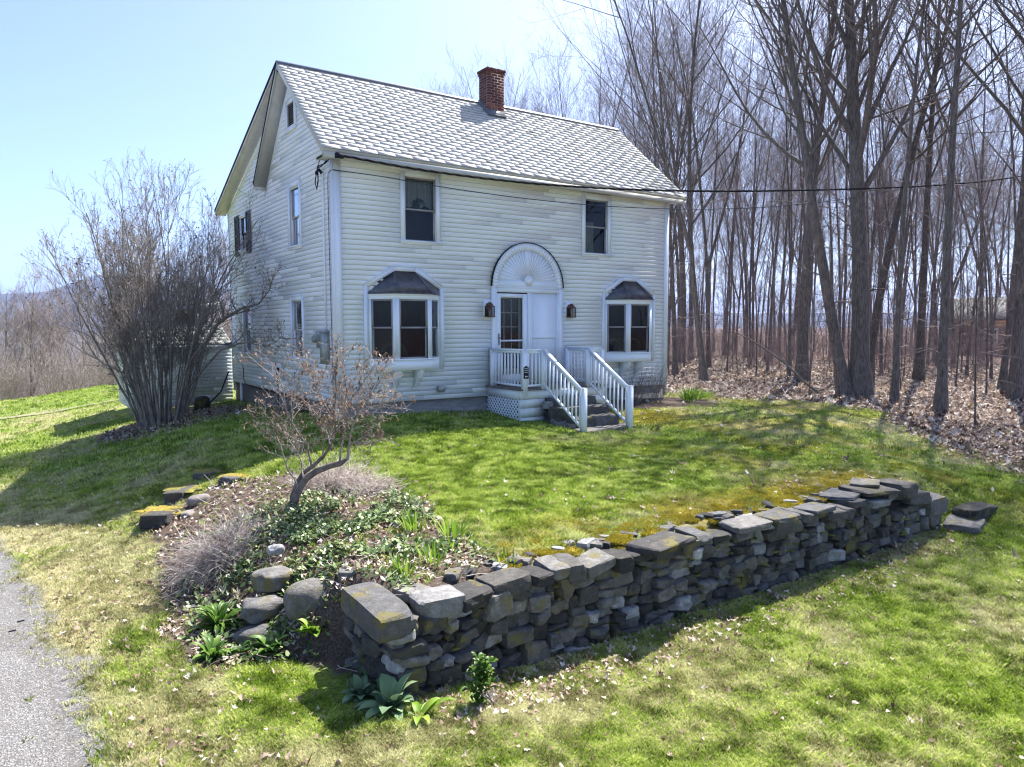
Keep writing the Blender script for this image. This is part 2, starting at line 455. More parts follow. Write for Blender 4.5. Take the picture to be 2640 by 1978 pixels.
EDY = [-40, -18, -10, -7.8, -4.25, -2.3, -.9, .6, 2.5, 60]
EDX = [3.5, 5.5, 9.0, 10.6, 13.9, 15.0, 14.6, 12.3, 10.9, 10.5]
def m_litter(x, y):
    e = np.interp(y, EDY, EDX)
    e = e + (fbm(x, y, 1.6, 3, 9)-.5)*2.2
    a = sstep(-.7, .7, x-e)
    a = np.maximum(a, sstep(10, 13, y)*sstep(1, 4, x))
    return a
GY = [-30, -14, -8.93, -6.84, -3.87, -2.34, 0, 3, 6, 9]
GX = [-3.9, -4.55, -5.02, -5.2, -5.6, -5.85, -6.35, -7.4, -9, -12]
def m_gravel(x, y, w=.12, s=0.0):
    e = np.interp(y, GY, GX) + (fbm(x, y, .8, 3, 21)-.5)*.5 - s
    return sstep(w, -w, x-e)*(y < 9)
BED = np.array([(-4.0,-3.2),(-3.0,-2.5),(-1.9,-3.4),(-1.1,-4.4),(-1.0,-5.6),(-1.35,-7.0),(-1.45,-8.2),(-1.3,-9.0),(-3.2,-9.1),(-3.5,-8.2),(-4.4,-7.9),(-4.5,-6.6),(-4.35,-5.0)])
def inpoly(x, y, poly):
    x = np.asarray(x); y = np.asarray(y); c = np.zeros(np.broadcast(x, y).shape, bool); n = len(poly)
    for i in range(n):
        x1, y1 = poly[i]; x2, y2 = poly[(i+1) % n]
        k = ((y1 > y) != (y2 > y)) & (x < (x2-x1)*(y-y1)/(y2-y1+1e-12)+x1); c ^= k
    return c
def m_bed(x, y):
    x = np.asarray(x, float); y = np.asarray(y, float)
    jx = x+(vnoise(x, y, .35, 3)-.5)*.35; jy = y+(vnoise(x, y, .35, 5)-.5)*.35
    a = inpoly(jx, jy, BED).astype(float)
    a = np.maximum(a, (np.hypot((jx+2.2)/1.9, (jy-6.4)/1.6) < 1)*.9)     # leaf-strewn soil round the tall shrub
    a = np.maximum(a, ((jx > 7.0) & (jx < 11.2) & (jy > -1.25) & (jy < .2))*1.0)  # bark bed by the far corner
    return a
def m_moss(x, y):
    n = fbm(x, y, 1.3, 4, 31)
    a = sstep(.45, .62, n)*sstep(3.0, 6.5, x)*sstep(.9, -.2, y)*sstep(-9.4, -8.9, y)*.42
    b = sstep(1.1, .1, np.abs(y-(wally(x)+.75)))*sstep(-1.5, .5, x)*sstep(6.6, 6.0, x)*sstep(.38, .55, n)
    b = b*(y > wally(x)+.15)
    c = sstep(.5, .62, n)*sstep(5.5, 8, x)*sstep(-7, -9, y)*sstep(-13, -11, y)*.3
    d = np.exp(-((x-7.3)/1.1)**2-((y+2.1)/.9)**2)
    return np.clip(a+b+c+d, 0, 1)
def m_dry(x, y):
    n = fbm(x, y, 1.7, 4, 40); n2 = fbm(x, y, .6, 3, 44)
    a = .20+1.7*(n-.5)+.9*(n2-.5)
    e = np.interp(y, GY, GX)
    a = a + .50*sstep(1.9, .2, x-e)*(y < 12)
    a = a + .10*sstep(-3, -4.5, x)
    a = a + .45*sstep(1.4, .2, np.abs(y-wally(x)-.7))*(x > -1.3)*(x < 7)
    a = a + .25*sstep(6, 10, x)
    a = a - .35*np.exp(-((x-2)/3.5)**2-((y+5)/2.4)**2)
    a = a - .45*sstep(14, 17, y)
    a = a + .05*((y < -9.6))
    return np.clip(a, 0, 1)

def axis(pts):
    out = []
    for a, b, s in pts:
        out += list(np.arange(a, b, s))
    out.append(pts[-1][1]); return np.array(out)
gx = axis([(-5200,-1000,600),(-1000,-200,100),(-200,-60,14),(-60,-20,2.5),(-20,-9,.6),(-9,13,.13),(13,24,.35),(24,80,2),(80,200,12),(200,1000,100),(1000,5200,600)])
gy = axis([(-400,-40,60),(-40,-16,2),(-16,-13,.3),(-13,2,.13),(2,12,.3),(12,40,.8),(40,110,3),(110,300,14),(300,1000,70),(1000,6000,500)])
XX, YY = np.meshgrid(gx, gy)
ZZ = ground(XX, YY)
nx, ny = len(gx), len(gy)
ii = np.arange(nx*ny).reshape(ny, nx)
Q = np.stack([ii[:-1,:-1], ii[:-1,1:], ii[1:,1:], ii[1:,:-1]], -1).reshape(-1, 4)

def ground_mat():
    m, nd, lk, b = newmat('lawn_and_litter')
    P = nd.new('ShaderNodeNewGeometry').outputs['Position']
    nf = noise(nd, lk, 30, 6, .75, P); nm = noise(nd, lk, 5, 5, .6, P)
    g = ramp(nd, [(.30, (.035, .055, .012)), (.5, (.12, .19, .025)), (.7, (.30, .39, .07))]); lk.new(nf.outputs[0], g.inputs[0])
    s = ramp(nd, [(.30, (.18, .15, .07)), (.5, (.34, .30, .16)), (.7, (.55, .50, .30))]); lk.new(nf.outputs[0], s.inputs[0])
    dry = attr(nd, 'dry')
    k = mth(nd, lk, 'ADD', mth(nd, lk, 'MULTIPLY', dry, 1.2), mth(nd, lk, 'MULTIPLY', mth(nd, lk, 'SUBTRACT', nm.outputs[0], .5), 1.2), True)
    c = mixc(nd, lk, k, g.outputs[0], s.outputs[0])
    ms = ramp(nd, [(.3, (.13, .10, .012)), (.55, (.32, .26, .03)), (.75, (.48, .36, .05))]); lk.new(nf.outputs[0], ms.inputs[0])
    c = mixc(nd, lk, attr(nd, 'moss'), c, ms.outputs[0])
    # bare soil / bark
    nb = noise(nd, lk, 45, 6, .8, P)
    bd = ramp(nd, [(.3, (.03, .022, .017)), (.5, (.10, .075, .06)), (.7, (.27, .21, .18))]); lk.new(nb.outputs[0], bd.inputs[0])
    c = mixc(nd, lk, attr(nd, 'bed'), c, bd.outputs[0])
    # leaf litter: a carpet of single leaves
    vo = nd.new('ShaderNodeTexVoronoi'); vo.inputs['Scale'].default_value = 13; vo.inputs['Randomness'].default_value = 1
    nw = noise(nd, lk, 7, 4, .6, P); vx = nd.new('ShaderNodeVectorMath'); vx.operation = 'MULTIPLY_ADD'
    lk.new(nw.outputs['Color'], vx.inputs[0]); vx.inputs[1].default_value = (.12, .12, .12); lk.new(P, vx.inputs[2]); lk.new(vx.outputs[0], vo.inputs['Vector'])
    sp = nd.new('ShaderNodeSeparateColor'); lk.new(vo.outputs['Color'], sp.inputs[0])
    lt = ramp(nd, [(0, (.075, .045, .035)), (.35, (.20, .13, .105)), (.7, (.33, .235, .20)), (1, (.50, .41, .37))]); lk.new(sp.outputs[0], lt.inputs[0])
    ed = ramp(nd, [(.0, (1, 1, 1)), (.045, (1, 1, 1)), (.06, (.35, .3, .28))]); lk.new(vo.outputs['Distance'], ed.inputs[0])
    cl = mixc(nd, lk, .65, lt.outputs[0], ed.outputs[0], 'MULTIPLY')
    nl = noise(nd, lk, 1.4, 5, .6, P); rl = ramp(nd, [(.35, (.6, .56, .52)), (.6, (1, 1, 1))]); lk.new(nl.outputs[0], rl.inputs[0])
    cl = mixc(nd, lk, .8, cl, rl.outputs[0], 'MULTIPLY')
    c = mixc(nd, lk, attr(nd, 'litter'), c, cl)
    vg = nd.new('ShaderNodeTexVoronoi'); vg.inputs['Scale'].default_value = 75; lk.new(P, vg.inputs['Vector'])
    sg_ = nd.new('ShaderNodeSeparateColor'); lk.new(vg.outputs['Color'], sg_.inputs[0])
    rg_ = ramp(nd, [(0, (.12, .116, .114)), (.4, (.165, .16, .157)), (.8, (.215, .21, .206)), (1, (.36, .35, .345))]); lk.new(sg_.outputs[0], rg_.inputs[0])
    ge = mth(nd, lk, 'MULTIPLY', mth(nd, lk, 'SUBTRACT', mth(nd, lk, 'ADD', attr(nd, 'gravel'), mth(nd, lk, 'MULTIPLY', nf.outputs[0], .8)), .95), 6, True)
    c = mixc(nd, lk, ge, c, rg_.outputs[0])
    # beyond the meadow: brush-brown valley floor
    c = mixc(nd, lk, attr(nd, 'valley'), c, (.17, .15, .12))
    lk.new(c, b.inputs['Base Color']); b.inputs['Roughness'].default_value = .95; b.inputs['Specular IOR Level'].default_value = .15
    bm = nd.new('ShaderNodeBump'); bm.inputs['Strength'].default_value = .8; bm.inputs['Distance'].default_value = .04
    lk.new(nf.outputs[0], bm.inputs['Height']); lk.new(bm.outputs[0], b.inputs['Normal'])
    return m
M['ground'] = ground_mat()
xf, yf = XX.ravel(), YY.ravel()
dd = yf*.9+xf*.3-3.6*np.clip(xf-1, 0, 1e9)
o = mesh_obj('ground', np.c_[xf, yf, ZZ.ravel()], Q, M['ground'], smooth=True,
    attrs=dict(dry=m_dry(xf, yf), moss=m_moss(xf, yf), bed=np.clip(m_bed(xf, yf), 0, 1), litter=m_litter(xf, yf), gravel=m_gravel(xf, yf, .45), valley=sstep(23, 27, dd)))
tag(o, kind='structure')

# gravel drive: its own sheet just above the ground, ragged edge
def gravel_mat():
    m, nd, lk, b = newmat('gravel')
    P = nd.new('ShaderNodeNewGeometry').outputs['Position']
    vo = nd.new('ShaderNodeTexVoronoi'); vo.inputs['Scale'].default_value = 75; lk.new(P, vo.inputs['Vector'])
    sp = nd.new('ShaderNodeSeparateColor'); lk.new(vo.outputs['Color'], sp.inputs[0])
    r = ramp(nd, [(0, (.12, .116, .114)), (.4, (.165, .16, .157)), (.8, (.215, .21, .206)), (1, (.36, .35, .345))]); lk.new(sp.outputs[0], r.inputs[0])
    n = noise(nd, lk, 1.3, 5, .65, P); r2 = ramp(nd, [(.35, (.75, .72, .68)), (.6, (1, 1, 1))]); lk.new(n.outputs[0], r2.inputs[0])
    c = mixc(nd, lk, .8, r.outputs[0], r2.outputs[0], 'MULTIPLY')
    n2 = noise(nd, lk, 160, 3, .6, P); r3 = ramp(nd, [(.3, (.6, .6, .6)), (.6, (1, 1, 1))]); lk.new(n2.outputs[0], r3.inputs[0])
    c = mixc(nd, lk, .7, c, r3.outputs[0], 'MULTIPLY')
    lk.new(c, b.inputs['Base Color']); b.inputs['Roughness'].default_value = .9
    bm = nd.new('ShaderNodeBump'); bm.inputs['Strength'].default_value = .8; bm.inputs['Distance'].default_value = .012
    lk.new(vo.outputs['Distance'], bm.inputs['Height']); lk.new(bm.outputs[0], b.inputs['Normal'])
    return m
M['gravel'] = gravel_mat()
def sheet(name, x0, x1, y0, y1, st, maskf, mat, dz, kind='structure'):
    ax = np.arange(x0, x1, st); ay = np.arange(y0, y1, st)
    A, B = np.meshgrid(ax, ay); mk = maskf(A, B) > .5
    # heights interpolated from the same grid function, lifted clear of the coarser sheet below
    Z = ground(A, B)+dz
    n_ = len(ax); I = np.arange(A.size).reshape(A.shape)
    cell = mk[:-1,:-1]&mk[:-1,1:]&mk[1:,1:]&mk[1:,:-1]
    q = np.stack([I[:-1,:-1][cell], I[:-1,1:][cell], I[1:,1:][cell], I[1:,:-1][cell]], -1)
    used = np.unique(q); rm = -np.ones(A.size, int); rm[used] = np.arange(len(used))
    V = np.c_[A.ravel(), B.ravel(), Z.ravel()][used]
    return tag(mesh_obj(name, V, rm[q], mat, smooth=True), kind=kind)
sheet('driveway', -20, -4.3, -24, 9, .08, lambda x, y: m_gravel(x, y, .12, .42), M['gravel'], .015)
def m_path(x, y):  # narrow stone edging line across the far lawn
    c = 14.9+(x+4.9)*-.14
    return (np.abs(y-c-(vnoise(x, y, .8, 2)-.5)*.3) < .2)*(x > -24)*(x < 0.2)*1.0
M['pathstone'] = simple('path_stone', (.15, .14, .10), (.30, .28, .21), 9, .9, .4, 30)
sheet('path', -24, .2, 13, 19, .12, m_path, M['pathstone'], .05)

# ------------------------------------------------------------------ grass (stuff)
def cam_points(n, r0, r1, a0, a1, pw=0.0):
    """scatter ground points round the viewpoint, thinning with distance"""
    u = rng.random(n); r = r0*(r1/r0)**u if pw == 1 else r0+(r1-r0)*u
    a = R(a0)+(R(a1)-R(a0))*rng.random(n)
    return CAM[0]+np.sin(a)*r, CAM[1]+np.cos(a)*r, r
def steps_foot(x, y): return (x > 3.7)&(x < 6.5)&(y > -1.6)&(y < .1) | (x > 4.3)&(x < 6.1)&(y > -2.95)&(y < -1.4)
def house_foot(x, y): return (x > -.02)&(x < 10.0)&(y > -.02)&(y < 9) | (x > -3)&(x < .2)&(y > 8.95)&(y < 12)
def wall_foot(x, y): return (np.abs(y-(wally(x)+.2)) < .3)&(x > -3.3)&(x < 6.4) | (x > -3.6)&(x < -2.7)&(y > -9.5)&(y < -8.1)

def grass_mat():
    m, nd, lk, b = newmat('grass_blades')
    v = attr(nd, 'vary'); d = attr(nd, 'dry'); ms = attr(nd, 'moss')
    g = ramp(nd, [(0, (.06, .10, .012)), (.35, (.21, .32, .028)), (.7, (.38, .50, .07)), (1, (.62, .68, .20))]); lk.new(v, g.inputs[0])
    s = ramp(nd, [(0, (.24, .22, .09)), (.5, (.48, .46, .23)), (1, (.72, .70, .43))]); lk.new(v, s.inputs[0])
    c = mixc(nd, lk, d, g.outputs[0], s.outputs[0])
    mo = ramp(nd, [(0, (.22, .19, .015)), (1, (.54, .45, .06))]); lk.new(v, mo.inputs[0])
    c = mixc(nd, lk, ms, c, mo.outputs[0])
    tr = nd.new('ShaderNodeBsdfTranslucent'); lk.new(c, tr.inputs[0])
    lk.new(c, b.inputs['Base Color']); b.inputs['Roughness'].default_value = .55; b.inputs['Specular IOR Level'].default_value = .3
    mx = nd.new('ShaderNodeMixShader'); mx.inputs[0].default_value = .35
    lk.new(b.outputs[0], mx.inputs[1]); lk.new(tr.outputs[0], mx.inputs[2]); lk.new(mx.outputs[0], nd['Material Output'].inputs[0])
    return m
M['grass'] = grass_mat()

def blades(x, y, z, h, w, per, spread, lean, vary, dry, moss):
    n = len(x); N = n*per
    rep = lambda a: np.repeat(np.broadcast_to(a, (n,)), per)
    a = rng.random(N)*2*np.pi; rr = rep(spread)*np.sqrt(rng.random(N))
    bx_ = rep(x)+np.cos(a)*rr; by_ = rep(y)+np.sin(a)*rr; bz = rep(z)
    H = rep(h)*(.55+.75*rng.random(N)); W = rep(w)*(.6+.8*rng.random(N))
    b = rng.random(N)*2*np.pi; L = lean*(rng.random(N)**.7)
    dx = np.cos(b)*L*H; dy = np.sin(b)*L*H
    c = rng.random(N)*2*np.pi; sx = np.cos(c)*W/2; sy = np.sin(c)*W/2
    V = np.empty((N, 4, 3), np.float32)
    V[:, 0] = np.c_[bx_-sx, by_-sy, bz-.01]; V[:, 1] = np.c_[bx_+sx, by_+sy, bz-.01]
    V[:, 2] = np.c_[bx_+sx*.7+dx*.35, by_+sy*.7+dy*.35, bz+H*.6]; V[:, 3] = np.c_[bx_+dx, by_+dy, bz+H*.95]
    F = np.arange(N*4, dtype=np.int32).reshape(N, 4)
    F = F[:, [0, 1, 2, 3]]
    va = np.clip(rep(vary)+(rng.random(N)-.5)*.5, 0, 1); da = np.clip(rep(dry)+(rng.random(N) < .12)*.6, 0, 1)
    return V.reshape(-1, 3), F, np.repeat(va, 4), np.repeat(da, 4), np.repeat(rep(moss), 4)

def grass_field(n, r0, r1, a0, a1, hh, ww, per, spread, seedkeep=1.0):
    x, y, r = cam_points(n, r0, r1, a0, a1, 1)
    lit = m_litter(x, y); gv = m_gravel(x, y); bd = m_bed(x, y); mo = m_moss(x, y); dr = m_dry(x, y)
    q = rng.random(n)
    dens = (1-lit*.97)*(1-np.clip(m_gravel(x, y, .35, .1), 0, 1)*.993)*(1-bd*.93)
    e = np.interp(y, GY, GX); dens = dens*(1-.45*sstep(1.2, 0, x-e)*(y < 9))
    dens = dens*(.55+.9*fbm(x, y, .5, 3, 70))
    keep = (q < dens)&~house_foot(x, y)&~steps_foot(x, y)&~wall_foot(x, y)&(y*.9+x*.3-3.6*np.clip(x-1, 0, 99) < 25)&~(m_path(x, y) > .5)
    x, y, r, mo, dr = x[keep], y[keep], r[keep], mo[keep], dr[keep]
    z = ground(x, y)
    nn = fbm(x, y, .9, 3, 61)
    pick = (rng.random(len(x)) < np.clip(dr*1.25-.05+.9*(nn-.5), 0, 1)).astype(float)
    dry = np.clip(.75*pick+.2*dr, 0, 1)
    h = hh*(.45+1.0*fbm(x, y, .5, 3, 66))*(1-.35*mo)*(1-.3*dry)
    return blades(x, y, z, h, ww*(1+r*.025), per, spread, .95, np.clip((fbm(x, y, .16, 3, 81)-.5)*1.7+.55, 0, 1), dry, mo*(rng.random(len(x)) < .8))
parts = [grass_field(170000, 4.6, 16, -5, 74, .055, .0055, 8, .045),
         grass_field(52000, 14, 46, -4, 72, .07, .012, 7, .10)]
V = np.concatenate([p[0] for p in parts]); F = []; off = 0
for p in parts: F.append(p[1]+off); off += len(p[0])
o = mesh_obj('grass', V, F, M['grass'], attrs=dict(vary=np.concatenate([p[2] for p in parts]), dry=np.concatenate([p[3] for p in parts]), moss=np.concatenate([p[4] for p in parts])))
tag(o, 'short spring lawn grass, green with straw and orange moss patches', 'grass', kind='stuff')

# ------------------------------------------------------------------ fallen leaves (stuff)
def leafmat(name, stops, trans=.2, rough=.7):
    m, nd, lk, b = newmat(name)
    v = attr(nd, 'vary'); r = ramp(nd, stops); lk.new(v, r.inputs[0])
    lk.new(r.outputs[0], b.inputs['Base Color']); b.inputs['Roughness'].default_value = rough; b.inputs['Specular IOR Level'].default_value = .3
    tr = nd.new('ShaderNodeBsdfTranslucent'); lk.new(r.outputs[0], tr.inputs[0])
    mx = nd.new('ShaderNodeMixShader'); mx.inputs[0].default_value = trans
    lk.new(b.outputs[0], mx.inputs[1]); lk.new(tr.outputs[0], mx.inputs[2]); lk.new(mx.outputs[0], nd['Material Output'].inputs[0])
    return m
M['deadleaf'] = leafmat('dead_leaves', [(0, (.09, .05, .035)), (.3, (.21, .14, .10)), (.6, (.38, .29, .23)), (.85, (.58, .50, .44)), (1, (.76, .71, .66))])
LOUT = np.array([(0,-.55),(.18,-.32),(.50,-.38),(.36,-.08),(.62,.14),(.30,.20),(.22,.50),(0,.72),(-.22,.50),(-.30,.20),(-.62,.14),(-.36,-.08),(-.50,-.38),(-.18,-.32)])
def leaves(x, y, z, size, tiltmax=.7, vary=None):
    n = len(x); k = len(LOUT)
    s = size*(.6+.8*rng.random(n))
    L = np.concatenate([np.zeros((1, 2)), LOUT])[None]*s[:, None, None]*(.75+.5*rng.random((n, 1, 2)))
    cu = (rng.random((n, 1))*2.6+.4)*rng.choice([-1, 1], (n, 1), p=[.75, .25])
    cz = -np.abs(L[:, :, 0])**2/s[:, None]*cu*-1 + L[:, :, 1]**2/s[:, None]*(rng.random((n, 1))-.3)*1.2
    P = np.concatenate([L, cz[..., None]], -1)
    a = rng.random(n)*2*np.pi; t = rng.random(n)*tiltmax; b = rng.random(n)*2*np.pi
    ca, sa = np.cos(a), np.sin(a)
    X = P[..., 0]*ca[:, None]-P[..., 1]*sa[:, None]; Y = P[..., 0]*sa[:, None]+P[..., 1]*ca[:, None]; Z = P[..., 2]
    tx, ty = np.cos(b)*t, np.sin(b)*t
    Z = Z + X*tx[:, None]+Y*ty[:, None]
    V = np.stack([X+x[:, None], Y+y[:, None], Z+z[:, None]], -1).reshape(-1, 3)
    base = (np.arange(n)*(k+1))[:, None]
    i = np.arange(k)[None]
    F = np.stack([base+0*i, base+1+i, base+1+(i+1) % k], -1).reshape(-1, 3)
    va = rng.random(n) if vary is None else vary
    return V, F, np.repeat(va, k+1)
def leaf_layer():
    out = []
    x, y, r = cam_points(52000, 4.8, 17, -3, 75, 1)
    cl = fbm(x, y, .8, 3, 90)
    w = .02 + .95*sstep(-9.7, -10.3, y-wally(x)-.3+9.3)*sstep(-2.6, 2, x)*sstep(.38, .62, cl) + .5*m_litter(x, y)
    w = w + .38*sstep(.75, .15, np.abs(y-wally(x)+.35))*(x > -2.9)*(x < 6.4)*(y < wally(x)-.02)
    w = w + .42*m_bed(x, y) + .10*sstep(.45, .6, cl)*(y > -9)*sstep(-4.5, -6, -y*-1)
    w = w + .06*sstep(-2.4, -4.2, x)
    k = (rng.random(len(x)) < w)&~house_foot(x, y)&~wall_foot(x, y)&~steps_foot(x, y)&(m_gravel(x, y) < .6)
    x, y = x[k], y[k]
    out.append(leaves(x, y, ground(x, y)+.025+.02*rng.random(len(x)), .043))
    x, y, r = cam_points(42000, 12, 52, 38, 78, 1)
    k = (rng.random(len(x)) < m_litter(x, y)*.95+.01)&~house_foot(x, y)
    x, y, r = x[k], y[k], r[k]
    out.append(leaves(x, y, ground(x, y)+.03, .07*(1+r*.02), .8))
    x, y, r = cam_points(2600, 16, 36, 20, 34, 1)
    k = (m_bed(x, y) > .5); x, y = x[k], y[k]
    out.append(leaves(x, y, ground(x, y)+.03, .07, .8))
    # a denser drift over the soil round the tall shrub and in the bark bed
    a = rng.random(1500)*6.283; q = np.sqrt(rng.random(1500))
    x = -2.2+np.cos(a)*q*2.0; y = 6.0+np.sin(a)*q*1.9
    out.append(leaves(x, y, ground(x, y)+.03, .06, .9))
    return out
ps = leaf_layer(); off = 0; F = []
for p in ps: F.append(p[1]+off); off += len(p[0])
o = mesh_obj('fallen_leaves', np.concatenate([p[0] for p in ps]), F, M['deadleaf'], attrs=dict(vary=np.concatenate([p[2] for p in ps])))
tag(o, 'dry curled fallen leaves strewn over lawn and forest floor', 'leaves', kind='stuff')

# ------------------------------------------------------------------ the farmhouse
house = empty('farmhouse', (0, 0, 0), 'white two storey clapboard farmhouse with grey shingled roof and two bay windows', 'house')
W_, D_, EX = 9.97, 8.95, .1082
FB = Basis((0, 0, 0), (1, 0, 0), (0, -1, 0))       # front: u = X, outwards = -Y
GB = Basis((0, 0, 0), (0, 1, 0), (-1, 0, 0))       # gable: u = Y, outwards = -X
RIDGE_Y, RIDGE_Z = 2.53, 7.88
SF, SR, SI = .857, .385, 1.085                     # slopes: front, long rear, short steep rear strip
def zroof(y): return RIDGE_Z-SF*(RIDGE_Y-y) if y < RIDGE_Y else RIDGE_Z-SR*(y-RIDGE_Y)

def siding(B, lf, rf, zt, holes, name, z0=0.0, parent=house, ex=EX, seed=1):
    rd = random.Random(seed); mb = MB(); z = z0; gz = .010
    while z < zt-1e-6:
        z2 = min(z+ex, zt); zc = (z+z2)/2
        cuts = sorted([(h[0], h[1]) for h in holes if h[2] <= zc <= h[3]])
        a0, a1 = lf(z), lf(z2); b0, b1 = rf(z), rf(z2)
        if b1-a1 <= .02: break
        segs = []; s0, s1 = a0, a1
        for c0, c1 in cuts:
            if c0 > s0: segs.append((s0, s1, c0, c0))
            s0 = s1 = c1
        segs.append((s0, s1, b0, b1))
        for (p0, p1, q0, q1) in segs:
            # butt joints
            js = []; x = max(p0, p1)+rd.uniform(1.2, 4.5)
            while x < min(q0, q1)-.4: js.append(x); x += rd.uniform(2.2, 4.8)
            ed = [(p0, p1)]+[(j, j) for j in js]+[(q0, q1)]
            for (e0, e1), (g0, g1) in zip(ed[:-1], ed[1:]):
                mb.cur = .45+.3*rd.random()
                w = .0008; e0 += w; e1 += w; g0 -= w; g1 -= w
                o1 = .023+rd.uniform(-.0003, .0003); o2 = .005
                dz = rd.uniform(-.0004, .0004)
                P = B.p
                zm = z2-gz; tm = (zm-z)/(z2-z); om = o1+(o2-o1)*tm; em = e0+(e1-e0)*tm; gm = g0+(g1-g0)*tm
                mb.add([P(e0, z+dz, o1), P(g0, z+dz, o1), P(gm, zm, om), P(em, zm, om), P(e0, z+dz, 0), P(g0, z+dz, 0), P(gm, zm, 0), P(em, zm, 0)],
                       [(0,1,2,3), (0,4,5,1), (1,5,6,2), (3,7,4,0)])
                mb.cur = 0  # grey strip below each lap: painted shadow line with some dirt
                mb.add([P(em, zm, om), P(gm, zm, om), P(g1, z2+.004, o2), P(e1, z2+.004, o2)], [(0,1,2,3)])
        z = z2
    return mb.obj(name, M['white'], parent)

front_holes = [(1.64, 2.46, 3.62, 5.06), (6.87, 7.69, 3.62, 5.06), (.78, 2.47, .80, 2.38), (7.65, 9.34, .80, 2.38), (3.98, 6.08, 0, 2.66), (4.2, 5.85, 2.66, 3.4)]
gable_holes = [(2.10, 2.83, 3.62, 5.03), (6.80, 7.52, 3.92, 4.90), (2.08, 2.86, .92, 2.33), (6.58, 7.40, .95, 2.29), (2.27, 2.84, 6.45, 6.98)]
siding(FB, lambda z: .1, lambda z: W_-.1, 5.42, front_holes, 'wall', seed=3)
zu = lambda z: z+.16
def gl(z): return max(0.07, RIDGE_Y-(RIDGE_Z-zu(z))/SF)
def gr(z): return min(D_-.02, RIDGE_Y+(RIDGE_Z-zu(z))/SR)
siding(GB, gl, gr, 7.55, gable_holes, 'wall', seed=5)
mb = MB()      # far gable and back wall (plain boards facing away)
mb.add([(W_, 0, -.3), (W_, D_, -.3), (W_, D_, zroof(D_)-.15), (W_, RIDGE_Y, RIDGE_Z-.15), (W_, 0, 5.5)], [(0, 1, 2, 3, 4)])
mb.add([(0, D_, -.3), (W_, D_, -.3), (W_, D_, 5.25), (0, D_, 5.25)], [(3, 2, 1, 0)])
mb.obj('wall', M['white'], house)

# foundation
mb = MB(); mb.box(.05, W_-.05, .05, .35, -1.0, -.002); mb.obj('foundation', M['found'], house)
mb = MB(); mb.box(.05, .35, .35, D_-.03, -1.2, -.004); mb.obj('foundation', M['foundwood'], house)
mb = MB(); mb.bx(GB, 8.02, 8.16, -.85, -.003, -.045, .004); mb.bx(GB, .02, .16, -.7, -.003, -.045, -.002); mb.obj('foundation_post', M['trim'], house)
mb = MB(); mb.bx(GB, 1.95, 2.75, -.42, -.03, -.06, -.03); mb.bx(GB, 2.0, 2.32, -.38, -.06, -.03, -.025); mb.obj('cellar_window', M['dark'], house)
# water table + corner boards + friezes
mb = MB()
mb.cur = .4
mb.bx(FB, 0, .155, -.02, 5.36, 0, .034); mb.bx(GB, .0, .10, -.02, 5.43, 0, .034)
mb.box(-.034, 0, -.034, 0, -.02, 5.36)
mb.obj('corner_board', M['trim'], house); mb = MB(); mb.cur = .4
mb.bx(FB, W_-.13, W_+.034, -.02, 5.36, 0, .032)
mb.obj('corner_board', M['trim'], house); mb = MB(); mb.cur = .4
mb.bx(GB, D_-.11, D_, -.02, 5.2, 0, .03)
mb.obj('corner_board', M['trim'], house)
mb = MB(); mb.cur = .3
mb.bx(FB, .156, W_-.131, 5.16, 5.36, .021, .036)
mb.obj('frieze', M['trim'], house)

# roof: sheathing slabs, shingle courses, fascias, soffits
XL, XR = -.35, 10.30
YE = -.41; ZE = zroof(YE)
roof = MB(); th = .10
def slab(mb, x0, x1, ya, za, yb, zb, t):
    mb.hexa([(x0, ya, za-t), (x1, ya, za-t), (x1, yb, zb-t), (x0, yb, zb-t), (x0, ya, za), (x1, ya, za), (x1, yb, zb), (x0, yb, zb)])
slab(roof, XL, XR, YE, ZE-.03, RIDGE_Y, RIDGE_Z-.03, .07)
yo = 9.17; zo = zroof(yo)
roofo = roof.obj('roof', M['soffit'], house)
r2m = MB(); slab(r2m, XL-.012, XR, RIDGE_Y, RIDGE_Z+.004, yo, zo+.004, .085)
yi = 4.76; zi = RIDGE_Z-SI*(yi-RIDGE_Y)
slab(r2m, XL-.010, -.12, RIDGE_Y+.02, RIDGE_Z-.035, yi, zi, .075)
mesh = r2m.obj('roof_edge', M['black'], roofo)
M['underlay'] = simple('roof_underlay', (.10, .10, .10), (.16, .16, .155), 6, .95)
ul = MB(); slab(ul, XL-.002, XR+.002, YE+.01, ZE-.025, RIDGE_Y, RIDGE_Z-.025, .004); ul.obj('underlay', M['underlay'], roofo)
sh = MB(); rd = random.Random(4)
Ls = math.hypot(RIDGE_Y-YE, RIDGE_Z-ZE); nr = 25; e = Ls/nr
dy, dz = (RIDGE_Y-YE)/Ls, (RIDGE_Z-ZE)/Ls; nyv, nzv = -dz, dy
